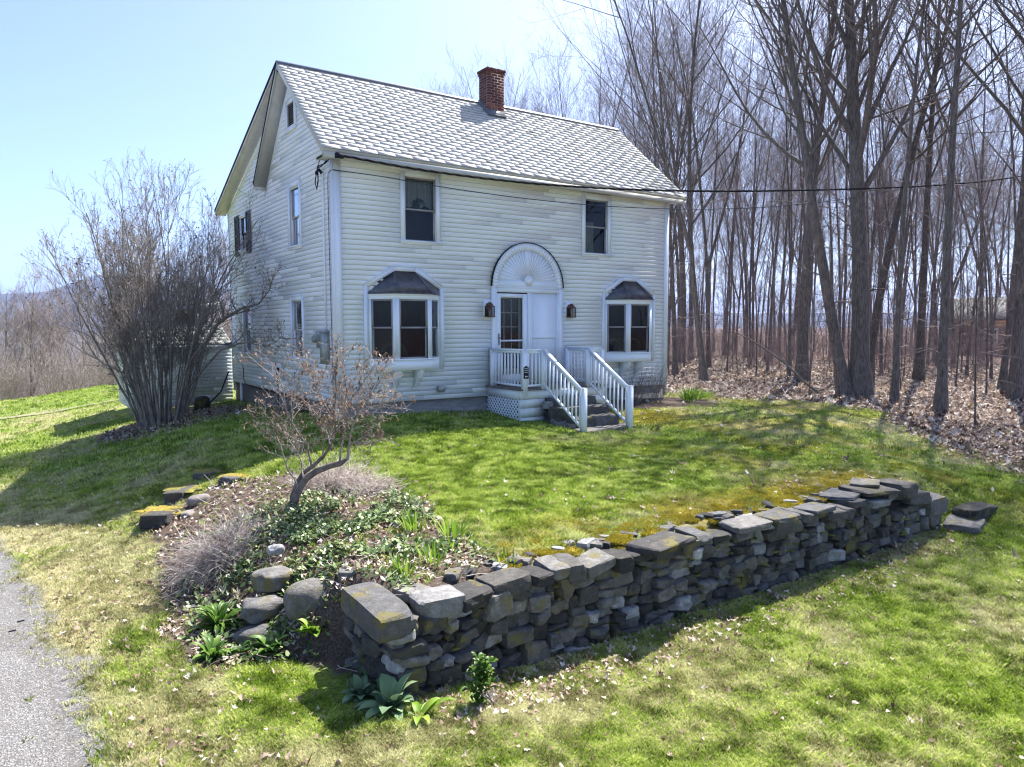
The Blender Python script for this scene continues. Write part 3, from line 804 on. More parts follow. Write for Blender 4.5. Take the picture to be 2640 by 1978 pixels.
for r in range(nr):
    s0 = r*e-.02 if r == 0 else r*e; s1 = min(Ls, (r+1)*e+.03)
    x = XL-.015-(r % 2)*.205
    while x < XR:
        w = .41*rd.uniform(.985, 1.015); xa, xb = max(x, XL-.015)+.004, min(x+w, XR+.015)-.004
        x += w
        if xb-xa < .03: continue
        sh.cur = .08+.92*rd.random(); t0 = .014+rd.uniform(-.001, .002); t1 = .004; tw = rd.uniform(-.0008, .0008); ds = rd.uniform(-.005, .005)
        def pt(x_, s, h): return (x_, YE+dy*s+nyv*h, ZE-.022+dz*s+nzv*h)
        sh.hexa([pt(xa, s0+ds, .0), pt(xb, s0+ds, .0), pt(xb, s1, 0), pt(xa, s1, 0), pt(xa, s0+ds, t0+tw), pt(xb, s0+ds, t0-tw), pt(xb, s1, t1), pt(xa, s1, t1)])
        sh.cur = 0; sh.add([pt(xa, s0+ds-.001, -.0), pt(xb, s0+ds-.001, -.0), pt(xb, s0+ds-.001, t0-tw+.001), pt(xa, s0+ds-.001, t0+tw+.001), pt(xb, s0+ds+.007, t0-tw+.001), pt(xa, s0+ds+.007, t0+tw+.001)], [(0, 1, 2, 3), (3, 2, 4, 5)])  # dark butt strip: course shade and dirt painted into the colour
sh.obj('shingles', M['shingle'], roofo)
mb = MB(); mb.bar((XL-.01, RIDGE_Y-.05, RIDGE_Z-.035), (XR+.01, RIDGE_Y-.05, RIDGE_Z-.035), .14, .02, (0, -.65, .76)); mb.obj('ridge_cap', M['flash'], roofo)
# rake boards and eave fascia
mb = MB(); mb.cur = .5
def rake(mb, x0, x1, ya, za, yb, zb, h, t=0): mb.hexa([(x0, ya, za-h-t), (x1, ya, za-h-t), (x1, yb, zb-h-t), (x0, yb, zb-h-t), (x0, ya, za-t), (x1, ya, za-t), (x1, yb, zb-t), (x0, yb, zb-t)])
rake(mb, XL, XL+.022, YE-.001, ZE-.102, RIDGE_Y, RIDGE_Z-.102, .075)
rake(mb, XL, XL+.022, RIDGE_Y+.002, RIDGE_Z-.083, yo, zo-.083, .075)
rake(mb, XL+.002, XL+.024, RIDGE_Y+.06, RIDGE_Z-.175, yi, zi-.077, .06)
rake(mb, XR-.022, XR, YE, ZE-.102, RIDGE_Y, RIDGE_Z-.102, .09)
mb.box(XL+.023, XR-.023, YE, YE+.024, ZE-.225, ZE-.105)
mb.obj('fascia', M['soffit'], roofo)
mb = MB(); mb.cur = .5     # soffits: front boxed eave, sloped undersides of the rakes
mb.box(XL+.023, XR-.023, YE+.025, .0, ZE-.16, ZE-.145)
mb.box(XL+.001, XL+.2, YE+.025, -.035, ZE-.215, ZE-.161); mb.box(XL+.001, XL+.022, YE+.002, .02, ZE-.22, ZE-.172)
rake(mb, XL+.023, -.02, .0, zroof(0)-.16, RIDGE_Y, RIDGE_Z-.16, .014)
rake(mb, XL+.023, -.02, RIDGE_Y+.25, zroof(RIDGE_Y+.25)-.15, yo-.01, zo-.15, .014)
rake(mb, XL+.025, -.02, RIDGE_Y+.08, RIDGE_Z-.22, yi-.004, zi-.12, .014)
mb.box(XL+.03, -.02, yi-.022, yi-.003, zi-.2, zi-.05)
mb.obj('soffit', M['soffit'], roofo)
mb = MB(); mb.cur = .5     # frieze boards on the gable following the rakes
def grake(mb, ya, za, yb, zb, h, d): mb.add([GB.p(ya, za-h, 0), GB.p(yb, zb-h, 0), GB.p(yb, zb, 0), GB.p(ya, za, 0), GB.p(ya, za-h, d), GB.p(yb, zb-h, d), GB.p(yb, zb, d), GB.p(ya, za, d)], [(4,5,6,7),(0,1,5,4),(2,3,7,6),(1,2,6,5),(3,0,4,7)])
grake(mb, .0, zroof(0)-.17, RIDGE_Y, RIDGE_Z-.17, .20, .030)
grake(mb, RIDGE_Y+.02, RIDGE_Z-.18, D_, zroof(D_)-.165, .15, .030)
grake(mb, RIDGE_Y+.05, RIDGE_Z-.24, yi+.14, zi-.13, .20, .033)
mb.obj('frieze', M['trim'], house)

# chimney
ch = None
cm = MB(); cx0, cx1, cy0, cy1 = 5.14, 5.66, 1.97, 2.43; rd = random.Random(9)
core = MB(); core.box(cx0+.006, cx1-.006, cy0+.006, cy1-.006, 7.2, 8.60)
z = 7.22; row = 0
while z < 8.62:
    off = (row % 2)*.105; top = z > 8.44; ex_ = .022 if top else 0
    if z > 8.54: ex_ = .04
    def brow(a0, a1, fn):
        x = a0-off
        while x < a1:
            xa, xb = max(x, a0), min(x+.205, a1)
            if xb-xa > .02: cm.cur = rd.random()*(0.6 if z > 7.65 else 1.0)+(.4 if z < 7.65 else 0); fn(xa+.005, xb-.005)
            x += .213
    brow(cx0-ex_, cx1+ex_, lambda a, b: cm.box(a, b, cy0-ex_, cy0-ex_+.09, z, z+.06))
    brow(cx0-ex_, cx1+ex_, lambda a, b: cm.box(a, b, cy1+ex_-.09, cy1+ex_, z, z+.06))
    brow(cy0-ex_+.095, cy1+ex_-.095, lambda a, b: cm.box(cx0-ex_, cx0-ex_+.09, a, b, z, z+.06))
    brow(cy0-ex_+.095, cy1+ex_-.095, lambda a, b: cm.box(cx1+ex_-.09, cx1+ex_, a, b, z, z+.06))
    z += .071; row += 1
cho = cm.obj('chimney', M['brick'], roofo)
core.obj('mortar', M['mortar'], cho)
fl = MB()
fl.box(cx0-.012, cx1+.012, cy0-.012, cy0-.002, 7.30, 7.53)
for k in range(4):
    ya = cy0+k*.12; fl.box(cx0-.014, cx0-.003, ya, ya+.125, zroof(ya)-.1, zroof(ya)+.17)
fl.box(cx0-.03, cx1+.03, cy0-.09, cy0-.013, 7.37, 7.395) 
fl.obj('flashing', M['flash'], cho)

# ---- windows
def window(B, u0, u1, z0, z1, cw=.105, rail=None, sill=True, curtain=None, head=.12, parent=house, name='window', casing=True, sash='cream', depth=.045, deep=.75, box=True, swap=False):
    mb = MB(); mb.cur = .8
    d = depth
    if casing:
        mb.bx(B, u0-cw, u0, z0-.02, z1+head, 0, d); mb.bx(B, u1, u1+cw, z0-.02, z1+head, 0, d)
        mb.bx(B, u0, u1, z1, z1+head, 0, d-.002); mb.bx(B, u0-cw-.01, u1+cw+.01, z1+head, z1+head+.018, 0, d+.018)
        mb.bx(B, u0-cw, u1+cw, z0-.075, z0-.02, 0, d-.004)
    # jamb liner
    mb.bx(B, u0-.02, u0, z0, z1, -.10, -.001); mb.bx(B, u1, u1+.02, z0, z1, -.10, -.001); mb.bx(B, u0-.02, u1+.02, z1, z1+.02, -.10, -.001)
    w = mb.obj(name, M['trim'], parent)
    if sill:
        s = MB(); s.cur = .9; s.bx(B, u0-cw-.02, u1+cw+.02, z0-.028, z0+.004, -.1, d+.045); s.obj('sill', M['trim'], w)
    rail = rail or (z0+z1)/2; st = .042
    fr = MB()
    for (a, b, dd) in ((rail-.02, z1, -.012), (z0, rail+.012, -.042)):
        fr.bx(B, u0, u0+st, a, b, dd-.03, dd); fr.bx(B, u1-st, u1, a, b, dd-.03, dd)
        fr.bx(B, u0+st, u1-st, b-st*.8, b, dd-.028, dd-.001); fr.bx(B, u0+st, u1-st, a, a+st*.9, dd-.028, dd-.001)
    fr.obj('sash', M[sash], w)
    for (a, b, dd) in ((rail+.012, z1-.03, -.027), (z0+.035, rail-.015, -.057)):
        g = MB(); g.add([B.p(u0+.03, a, dd), B.p(u1-.03, a, dd), B.p(u1-.03, b, dd), B.p(u0+.03, b, dd)], [(0, 1, 2, 3)]); g.obj('pane', M['glass'], w)
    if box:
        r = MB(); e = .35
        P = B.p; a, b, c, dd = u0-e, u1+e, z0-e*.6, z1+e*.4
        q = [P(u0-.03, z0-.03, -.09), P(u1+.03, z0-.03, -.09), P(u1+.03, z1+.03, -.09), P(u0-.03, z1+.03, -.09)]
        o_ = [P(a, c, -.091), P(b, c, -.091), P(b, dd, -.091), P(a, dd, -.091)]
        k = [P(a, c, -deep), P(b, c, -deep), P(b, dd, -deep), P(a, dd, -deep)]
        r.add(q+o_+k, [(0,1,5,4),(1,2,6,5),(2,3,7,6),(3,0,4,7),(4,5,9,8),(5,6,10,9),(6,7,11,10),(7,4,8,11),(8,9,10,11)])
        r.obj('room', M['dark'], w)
    if curtain:
        a, b, lo, hi, dd = curtain
        c = MB(); n = 60; vs = []; fs = []
        for i in range(n+1):
            t = i/n; u = a+(b-a)*t; o2 = dd+.02*math.sin(t*62)+.012*math.sin(t*23+1)
            vs += [B.p(u, lo+.03*math.sin(t*19), o2), B.p(u, hi, o2*.98)]
        for i in range(n): fs.append((2*i, 2*i+2, 2*i+3, 2*i+1))
        c.add(vs, fs); c.obj('curtain', M['curtain'], w, True)
    return w
w1 = window(FB, 1.655, 2.445, 3.62, 5.04, curtain=(1.64, 2.47, 4.42, 5.1, -.16), sash='sashgrey')
pl = MB(); rd = random.Random(2)
pl.lathe((2.02, .17, 4.35), [(.07, 0), (.10, .12)], 12)
for i in range(46):
    a = rd.uniform(0, 6.28); L = rd.uniform(.12, .30); h = rd.uniform(.02, .16)
    p0 = np.array((2.02, .17, 4.46)); p1 = p0+np.array((math.cos(a)*L*.6, math.sin(a)*L*.3, h)); p2 = p1+np.array((math.cos(a)*L*.5, math.sin(a)*L*.2, -h*.9))
    sdv = np.array((-math.sin(a), math.cos(a)*.3, .2))*.025
    pl.add([p0-sdv*.3, p0+sdv*.3, p1+sdv, p1-sdv, p2], [(0, 1, 2, 3), (3, 2, 4)])
pl.obj('potted_plant', M['leafdark'], w1)
window(FB, 6.885, 7.675, 3.62, 5.04, sash='sashgrey', curtain=(7.15, 7.5, 3.7, 4.5, -.35))
window(GB, 2.11, 2.82, 3.62, 5.02)
window(GB, 2.09, 2.85, .93, 2.32, head=.11)
window(GB, 6.59, 7.39, .96, 2.28, head=.09)
w5 = window(GB, 6.80, 7.50, 3.94, 4.90, cw=.0, casing=False, sash='black')
mb = MB(); mb.cur = .8; mb.bx(GB, 6.76, 7.56, 3.86, 3.93, 0, .05); mb.bx(GB, 6.76, 7.56, 4.9, 4.96, 0, .04); mb.obj('sill', M['trim'], w5)
for (a, b) in ((6.33, 6.75), (7.57, 8.02)):
    s = MB(); s.bx(GB, a, a+.05, 3.80, 4.98, .03, .065); s.bx(GB, b-.05, b, 3.80, 4.98, .03, .065)
    for zz in (3.80, 4.37, 4.93): s.bx(GB, a+.05, b-.05, zz, zz+.05, .032, .063)
    z = 3.86
    while z < 4.92:
        s.add([GB.p(a+.05, z, .062), GB.p(b-.05, z, .062), GB.p(b-.05, z+.035, .034), GB.p(a+.05, z+.035, .034)], [(0, 1, 2, 3), (3, 2, 1, 0)]); z += .033
    s.obj('shutter', M['shutter'], w5)
# attic louvre
mb = MB(); mb.cur = .8
mb.bx(GB, 2.20, 2.30, 6.36, 7.08, 0, .05); mb.bx(GB, 2.82, 2.92, 6.36, 7.08, 0, .05); mb.bx(GB, 2.30, 2.82, 6.98, 7.08, 0, .048); mb.bx(GB, 2.30, 2.82, 6.36, 6.45, 0, .048); mb.bx(GB, 2.17, 2.95, 6.33, 6.36, 0, .075)
lv = mb.obj('attic_vent', M['trim'], house)
mb = MB(); mb.bx(GB, 2.28, 2.84, 6.43, 7.0, -.2, -.19); mb.obj('vent_back', M['black'], lv)
mb = MB(); z = 6.46
while z < 6.97:
    mb.add([GB.p(2.30, z, .035), GB.p(2.82, z, .035), GB.p(2.82, z+.028, -.02), GB.p(2.30, z+.028, -.02), GB.p(2.30, z-.008, .033), GB.p(2.82, z-.008, .033)], [(0, 1, 2, 3), (4, 5, 1, 0), (3, 2, 5, 4)]); z += .052
mb.obj('louvre', M['sashgrey'], lv)

# ---- bay windows
def bay(cx):
    h = .885; c = .43; d = .46; zb, zg0, zg1, zt = .73, .98, 2.29, 2.41
    mb = MB(); mb.cur = .8
    # wall casing band following the hip of the little roof
    out = [(-.985, .70), (-.985, 2.61), (-.275, 3.03), (.285, 3.03), (.985, 2.61), (.985, .70)]
    inn = [(-.885, .70), (-.885, 2.55), (-.245, 2.93), (.255, 2.93), (.885, 2.55), (.885, .70)]
    for i in range(5):
        q = [out[i], out[i+1], inn[i+1], inn[i]]
        mb.prism(Basis((cx, 0, 0), (1, 0, 0), (0, -1, 0)), q[::-1], .001, .042)
    t = mb.obj('bay_window', M['trim'], house)
    tr = MB(); tr.cur = .3; B = Basis((cx, 0, 0), (1, 0, 0), (0, -1, 0))
    for i in range(1, 4):
        a, b = np.array(out[i]), np.array(out[i+1]); n = np.array([-(b-a)[1], (b-a)[0]]); n /= np.linalg.norm(n)
        tr.prism(B, [tuple(a), tuple(b), tuple(b+n*.018), tuple(a+n*.018)][::-1], .001, .058)
    tr.obj('drip_cap', M['trim'], t)
    # faceted body: apron, head, corner posts
    P3 = [(-h, 0), (-c, d), (c, d), (h, 0)]
    body = MB(); body.cur = .85
    def ring(z0, z1, o):
        pts = [(-h-o*.6, 0), (-c-o*.45, d+o), (c+o*.45, d+o), (h+o*.6, 0)]
        vs = [(cx+u, -v, z0) for u, v in pts]+[(cx+u, -v, z1) for u, v in pts]
        body.add(vs, [(0,1,2,3),(7,6,5,4),(0,4,5,1),(1,5,6,2),(2,6,7,3)])
    ring(zb, zg0-.03, 0); ring(zg0-.03, zg0, .02)
    body.obj('apron', M['trim'], t); body = MB(); body.cur = .85; ring(zg1, zt, .0); ring(zt-.035, zt+.01, .035)
    body.obj('head_board', M['trim'], t)
    for i in range(3):
        a = np.array(P3[i]); b = np.array(P3[i+1]); L = np.linalg.norm(b-a); u = (b-a)/L; n = np.array([-u[1], u[0]])
        Bf = Basis((cx+a[0], -a[1], 0), (u[0], -u[1], 0), (n[0], -n[1], 0))
        w = .085 if i == 1 else .075
        pm = MB(); pm.cur = .9
        e0 = .0 if i else .02; 
        pm.bx(Bf, 0.0, w, zg0, zg1, -.05, .0); pm.bx(Bf, L-w, L, zg0, zg1, -.05, .0)
        pm.bx(Bf, 0.001, .02, zg0, zg1, 0, .006); pm.bx(Bf, L-.02, L-.001, zg0, zg1, 0, .006)
        pm.obj('mullion', M['trim'], t)
        window(Bf, w, L-w, zg0, zg1, casing=False, sill=False, parent=t, box=False, sash='sashgrey', depth=.01, rail=1.67)
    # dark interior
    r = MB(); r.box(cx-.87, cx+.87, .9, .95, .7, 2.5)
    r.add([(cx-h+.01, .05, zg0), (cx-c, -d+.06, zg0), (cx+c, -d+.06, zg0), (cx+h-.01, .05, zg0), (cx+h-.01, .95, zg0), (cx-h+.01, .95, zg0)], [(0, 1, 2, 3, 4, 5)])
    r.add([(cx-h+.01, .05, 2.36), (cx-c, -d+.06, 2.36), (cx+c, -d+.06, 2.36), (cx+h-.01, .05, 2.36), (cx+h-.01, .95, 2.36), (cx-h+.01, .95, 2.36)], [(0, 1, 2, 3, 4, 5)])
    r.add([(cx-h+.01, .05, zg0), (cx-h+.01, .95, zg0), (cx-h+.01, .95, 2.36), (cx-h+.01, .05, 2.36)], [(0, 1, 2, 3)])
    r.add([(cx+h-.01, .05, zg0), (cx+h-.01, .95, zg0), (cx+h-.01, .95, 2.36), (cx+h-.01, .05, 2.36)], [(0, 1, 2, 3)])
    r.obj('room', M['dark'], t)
    f = MB(); rd = random.Random(int(cx*10))          # cushions and chair backs dimly seen inside
    for k in range(3):
        x = cx+rd.uniform(-.5, .4); y = rd.uniform(.1, .5)
        pts = [(x+.3*math.cos(a)*1.0, y, zg0+.05+.30*max(0, math.sin(a))) for a in np.linspace(0, math.pi, 12)]
        f.tube(pts, .03, 8)
    f.obj('chair_back', M['leafdark'], t)
    # little hipped metal roof
    ro = MB(); z1 = zt+.012; o_ = .05
    a = [(cx-h-.04, 0, z1), (cx-c-.03, -d-o_, z1), (cx+c+.03, -d-o_, z1), (cx+h+.04, 0, z1), (cx-.245, -.03, 2.93), (cx+.255, -.03, 2.93), (cx-h-.01, 0, z1+.13), (cx+h+.01, 0, z1+.13)]
    ro.add(a, [(0, 1, 4, 6), (1, 2, 5, 4), (2, 3, 7, 5), (3, 2, 1, 0), (6, 4, 5, 7)])
    for p, q in ((1, 4), (2, 5)): ro.bar(a[p], a[q], .035, .012)
    ro.bar(a[0], a[1], .014, .03); ro.bar(a[1], a[2], .014, .03); ro.bar(a[2], a[3], .014, .03)
    ro.obj('roof', M['bayroof'], t)
    for bxx in (-.30, .24):
        k = MB(); k.cur = .7; Bk = Basis((cx+bxx, -.02, 0), (0, -1, 0), (1, 0, 0))
        prof = [(0, .30), (.045, .30), (.06, .36), (.12, .40), (.15, .46), (.25, .50), (.31, .55), (.33, .63), (.36, .66), (.36, .728), (0, .728)]
        k.prism(Bk, prof, -.045, .045)
        k.bx(Basis((cx+bxx, 0, 0), (1, 0, 0), (0, -1, 0)), -.08, .08, .26, .30, 0.02, .05)
        k.obj('bracket', M['trim'], t)
bay(1.625); bay(8.49)

# ---- entrance: door surround, storm door, fan panel
mb = MB(); mb.cur = .85
mb.bx(FB, 3.94, 4.085, .252, 2.64, 0, .05); mb.bx(FB, 5.99, 6.13, .252, 2.64, 0, .05); mb.bx(FB, 4.085, 5.99, 2.53, 2.64, 0, .048)
mb.bx(FB, 5.02, 5.115, .252, 2.53, 0, .049); mb.bx(FB, 3.93, 6.14, 2.64, 2.67, 0, .06)
ds = mb.obj('door_surround', M['trim'], house)
mb = MB(); mb.cur = .7; mb.bx(FB, 5.115, 5.99, .252, 2.53, -.02, .012); mb.bx(FB, 5.115, 5.94, 1.375, 1.455, .012, .026); mb.bx(FB, 5.115, 5.17, .252, 2.53, .012, .028); mb.bx(FB, 5.94, 5.99, .252, 2.53, .012, .028); mb.obj('side_panel', M['trim'], ds)
mb = MB(); mb.cur = .6
mb.bx(FB, 4.09, 4.205, .28, 2.50, 0, .035); mb.bx(FB, 4.865, 5.015, .28, 2.50, 0, .035); mb.bx(FB, 4.205, 4.865, 2.40, 2.50, 0, .034); mb.bx(FB, 4.205, 4.865, .28, .50, 0, .034)
mb.bx(FB, 4.205, 4.865, 1.32, 1.36, .002, .03)
dr = mb.obj('storm_door', M['trim'], house)
mb = MB(); mb.bx(FB, 4.055, 4.09, .28, 2.51, .0, .056); mb.obj('hinge_rail', M['trim'], dr)
g = MB(); g.add([FB.p(4.205, .5, .02), FB.p(4.865, .5, .02), FB.p(4.865, 2.4, .02), FB.p(4.205, 2.4, .02)], [(0, 1, 2, 3)]); g.obj('pane', M['clearglass'], dr)
mb = MB(); mb.bx(FB, 4.135, 4.155, 1.24, 1.52, .035, .055); mb.bx(FB, 4.12, 4.26, 1.40, 1.42, .056, .075); mb.obj('handle', M['black'], dr)
idr = MB(); idr.cur = .5; dp = -.09
for x in (4.16, 4.385, 4.605, 4.83): idr.bx(FB, x-.011, x+.011, .62, 2.40, dp-.02, dp)
for k in range(6): zz = 2.385-k*.352; idr.bx(FB, 4.17, 4.82, zz-.011, zz+.011, dp-.019, dp-.001)
idr.bx(FB, 4.83, 4.97, .28, 2.45, dp-.03, dp); idr.bx(FB, 4.05, 4.15, .28, 2.45, dp-.03, dp); idr.bx(FB, 4.15, 4.83, .28, .62, dp-.03, dp-.002)
io = idr.obj('inner_door', M['cream'], house)
g = MB(); g.add([FB.p(4.15, .6, dp-.01), FB.p(4.83, .6, dp-.01), FB.p(4.83, 2.4, dp-.01), FB.p(4.15, 2.4, dp-.01)], [(0, 1, 2, 3)]); g.obj('pane', M['glass'], io)
mb = MB(); P = FB.p
for q in [[P(3.9, .2, -1.2), P(5.3, .2, -1.2), P(5.3, 2.6, -1.2), P(3.9, 2.6, -1.2)], [P(3.9, .2, -.14), P(3.9, 2.6, -.14), P(3.9, 2.6, -1.2), P(3.9, .2, -1.2)], [P(5.3, .2, -.14), P(5.3, 2.6, -.14), P(5.3, 2.6, -1.2), P(5.3, .2, -1.2)], [P(3.9, .2, -.14), P(5.3, .2, -.14), P(5.3, .2, -1.2), P(3.9, .2, -1.2)], [P(3.9, 2.6, -.14), P(5.3, 2.6, -.14), P(5.3, 2.6, -1.2), P(3.9, 2.6, -1.2)]]:
    mb.add(q, [(0, 1, 2, 3)])
mb.obj('room', M['dark'], io)
# half-round fan
cxf, cz, Rf = 5.035, 2.675, 1.09
mb = MB(); mb.cur = .85
def arc(r, n=40, a0=0, a1=math.pi): return [(cxf+r*math.cos(a), cz+r*math.sin(a)) for a in np.linspace(a0, a1, n)]
ou, inr = arc(Rf), arc(.90)
ou = [(u, z) for u, z in ou]; 
for i in range(39):
    mb.prism(FB, [inr[i], ou[i], ou[i+1], inr[i+1]][::-1] if False else [inr[i], ou[i], ou[i+1], inr[i+1]], .0, .052)
mb.bx(FB, cxf-.90, cxf+.90, cz-.003, cz+.135, 0, .046)
fan = mb.obj('fan_panel', M['trim'], house)
bk = MB(); bk.cur = .75; bk.prism(FB, arc(.905), .002, .014); bk.obj('fan_back', M['trim'], fan)
sp = MB(); sp.cur = .9; c0 = (cxf, cz+.15)
for k in range(25):
    a = math.pi*(k+.5)/25*.985+.02; wd = .030 if abs(a-math.pi/2) > .12 else .06
    L = .89 if True else 0
    # ray length to the arch from the raised hub
    b_ = .15*math.sin(a); L = -b_+math.sqrt(b_*b_-(.15**2-.895**2)); L -= .005
    ca, sa = math.cos(a), math.sin(a); w0, w1_ = .006, wd
    q = [(c0[0]+ca*.1-sa*-w0, c0[1]+sa*.1+ca*-w0), (c0[0]+ca*L-sa*-w1_, c0[1]+sa*L+ca*-w1_), (c0[0]+ca*L-sa*w1_, c0[1]+sa*L+ca*w1_), (c0[0]+ca*.1-sa*w0, c0[1]+sa*.1+ca*w0)]
    sp.prism(FB, q, .014, .034)
sp.obj('fan_rays', M['trim'], fan)
rs = MB(); rs.cur = .9
for r0, d0, d1 in ((.135, .046, .066), (.10, .066, .078)):
    rs.prism(FB, [(cxf+r0*math.cos(a), cz+.15+r0*math.sin(a)) for a in np.linspace(0, 2*math.pi, 25)[:-1]], d0, d1)
rs.obj('rosette', M['trim'], fan)
dc = MB()
for i in range(39):
    a, b = np.array(arc(Rf)[i]), np.array(arc(Rf)[i+1]); a2, b2 = np.array(arc(Rf+.014)[i]), np.array(arc(Rf+.014)[i+1])
    dc.prism(FB, [tuple(a), tuple(a2), tuple(b2), tuple(b)], 0, .075)
dc.obj('drip_edge', M['black'], fan)
# small vents / outlets on the wall
mb = MB(); mb.cur = .3; mb.bx(FB, 2.44, 2.60, .17, .30, .015, .11); mb.obj('outlet_box', M['steel'], house)

# ---- lean-to wing and back porch, behind on the left
wing = empty('wing', (0, 0, 0)); wing.parent = house; KIDS.setdefault(house.name, []).append(wing)
WB = Basis((-2.9, 9.0, 0), (1, 0, 0), (0, -1, 0))
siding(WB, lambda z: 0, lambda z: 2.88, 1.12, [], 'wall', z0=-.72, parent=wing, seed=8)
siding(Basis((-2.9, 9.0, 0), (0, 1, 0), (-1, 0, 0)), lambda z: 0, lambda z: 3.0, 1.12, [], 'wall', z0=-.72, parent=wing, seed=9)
mb = MB(); mb.cur = .6
mb.bx(WB, -.1, 2.9, 1.04, 1.16, .02, .11); mb.bx(WB, -.02, .09, -.75, 1.06, .0, .032); mb.obj('fascia', M['trim'], wing)
sl = MB(); rd = random.Random(6)
for r in range(6):
    y0 = 8.86+r*.27; x = -3.05-(r % 2)*.14
    while x < -.02:
        xa, xb = max(x, -3.05)+.003, min(x+.28, -.02)-.003; x += .28
        if xb-xa < .03: continue
        sl.cur = rd.random(); z0 = 1.17+(y0-8.86)*.40; z1 = z0+.30*.40
        sl.hexa([(xa, y0, z0-.03), (xb, y0, z0-.03), (xb, y0+.30, z1-.03), (xa, y0+.30, z1-.03), (xa, y0, z0+.02), (xb, y0, z0+.02), (xb, y0+.30, z1+.0), (xa, y0+.30, z1)])
sl.obj('roof', M['slate'], wing)
mb = MB(); mb.cur = .4
mb.box(-.75, -.65, 10.55, 10.65, 1.6, 2.32); mb.hexa([(-1.15, 10.5, 2.26), (0, 10.5, 2.42), (0, 10.62, 2.42), (-1.15, 10.62, 2.26), (-1.15, 10.5, 2.36), (0, 10.5, 2.52), (0, 10.62, 2.52), (-1.15, 10.62, 2.36)])
mb.obj('porch_frame', M['trim'], wing)
mb = MB(); mb.box(-1.1, -.02, 12.2, 12.3, -.8, 2.3); mb.box(-1.1, -.02, 10.63, 12.2, 2.28, 2.32); mb.box(-2.9, -.02, 10.3, 12.0, 1.55, 1.60); mb.obj('porch_interior', M['dark'], wing)

# ------------------------------------------------------------------ entrance porch
porch = empty('porch', (5.1, -.7, -.5), 'white wooden entrance porch with baluster railings, stair rails and lattice skirt', 'porch')
X0, X1, YF, ZD = 3.80, 6.38, -1.45, .252
mb = MB(); rd = random.Random(3)
y = -.005
while y > YF-.03:
    mb.cur = rd.random(); mb.box(X0-.04, X1+.04, max(y-.135, YF-.045), y-.006, ZD-.03, ZD+rd.uniform(-.001, .001)); y -= .14
mb.obj('deck', M['deck'], porch)
mb = MB(); mb.cur = .6
mb.box(X0, X0+.03, YF+.03, -.02, .02, ZD-.032); mb.box(X1-.03, X1, YF+.03, -.02, .02, ZD-.032); mb.box(X0, X1, YF, YF+.028, .02, ZD-.033)
for k, (za, zb2) in enumerate(((-.185, .012), (-.40, -.193), (-.62, -.408))): 
    mb.cur = .4+.2*k; mb.box(X0+.002, 4.50, YF+.004, YF+.03, za, zb2); mb.box(5.72, X1-.002, YF+.004, YF+.03, za, zb2)
mb.box(X0+.004, X0+.09, YF+.032, YF+.10, -.7, .015)
mb.obj('skirt_board', M['white'], porch)
# lattice on the left flank: two layers of crossing laths
LB = Basis((X0, 0, 0), (0, -1, 0), (-1, 0, 0))
mb = MB()
def lath(u, sgn, d):
    zt_, zb_ = .015, -.62; w = .038; H = zt_-zb_
    a, b = (u, zb_), (u+sgn*H, zt_)
    # clip to 0.02..1.36
    lo, hi = .03, 1.35
    def clip(p, q):
        (u0, z0), (u1, z1) = p, q
        for L, s in ((lo, 1), (hi, -1)):
            if s*(u0-L) < 0 and s*(u1-L) < 0: return None
            if s*(u0-L) < 0: t = (L-u0)/(u1-u0); z0 = z0+t*(z1-z0); u0 = L
            if s*(u1-L) < 0: t = (L-u0)/(u1-u0); z1 = z0+t*(z1-z0); u1 = L
        return (u0, z0), (u1, z1)
    c = clip(a, b)
    if c is None: return
    (u0, z0), (u1, z1) = c
    if abs(u1-u0) < .02: return
    n = np.array([-(z1-z0), u1-u0]); n = n/np.linalg.norm(n)*w/2
    mb.prism(LB, [(u0-n[0], z0-n[1]), (u1-n[0], z1-n[1]), (u1+n[0], z1+n[1]), (u0+n[0], z0+n[1])], d, d+.007)
for k in range(-8, 16): lath(k*.115, 1, -.012)
for k in range(0, 22): lath(k*.115, -1, -.004)
mb.obj('lattice', M['trim'], porch)
mb = MB(); mb.box(X0+.15, X1-.05, -1.3, -.03, -.9, -.3); mb.obj('crawl_space', M['earth'], porch)
# railings
def railing(pts, x, posts, name='railing'): pass
RT, RB = 1.17, .36
def rail_run(a, b, n, parent=porch):
    """a, b: (x, y, z of deck level) ; rails follow the line between them"""
    a = np.array(a, float); b = np.array(b, float)
    r = MB(); r.cur = .9
    up = np.array((0, 0, 1.))
    r.bar(a+up*(RT-ZD-.02), b+up*(RT-ZD-.02), .085, .04); r.bar(a+up*(RT-ZD-.07), b+up*(RT-ZD-.07), .038, .06); r.bar(a+up*(RB-ZD-.03), b+up*(RB-ZD-.03), .05, .045)
    ro = r.obj('railing', M['trim'], parent)
    for i in range(n):
        t = (i+.5)/n; p = a+(b-a)*t; q = MB(); q.cur = rd.random()
        q.box(p[0]-.017, p[0]+.017, p[1]-.017, p[1]+.017, p[2]+RB-ZD-.02, p[2]+RT-ZD-.09); q.obj('baluster', M['trim'], ro)
def post(x, y, z0, z1, w=.10):
    q = MB(); q.cur = .8; q.box(x-w/2, x+w/2, y-w/2, y+w/2, z0, z1); q.box(x-w/2-.006, x+w/2+.006, y-w/2-.006, y+w/2+.006, z1, z1+.012); q.obj('post', M['trim'], porch)
XA, XB, YP = 3.91, 6.24, -1.46; SL, SR_ = 4.44, 5.80
post(XA, -.10, ZD, RT-.055); post(XA, YP, ZD-.14, RT-.055, .11); post(XB, -.10, ZD, RT-.055); post(XB, YP, ZD-.1, RT-.055)
post(SL, YP, ZD-.02, RT-.04, .11); post(SR_, YP, ZD-.02, RT-.04, .11)
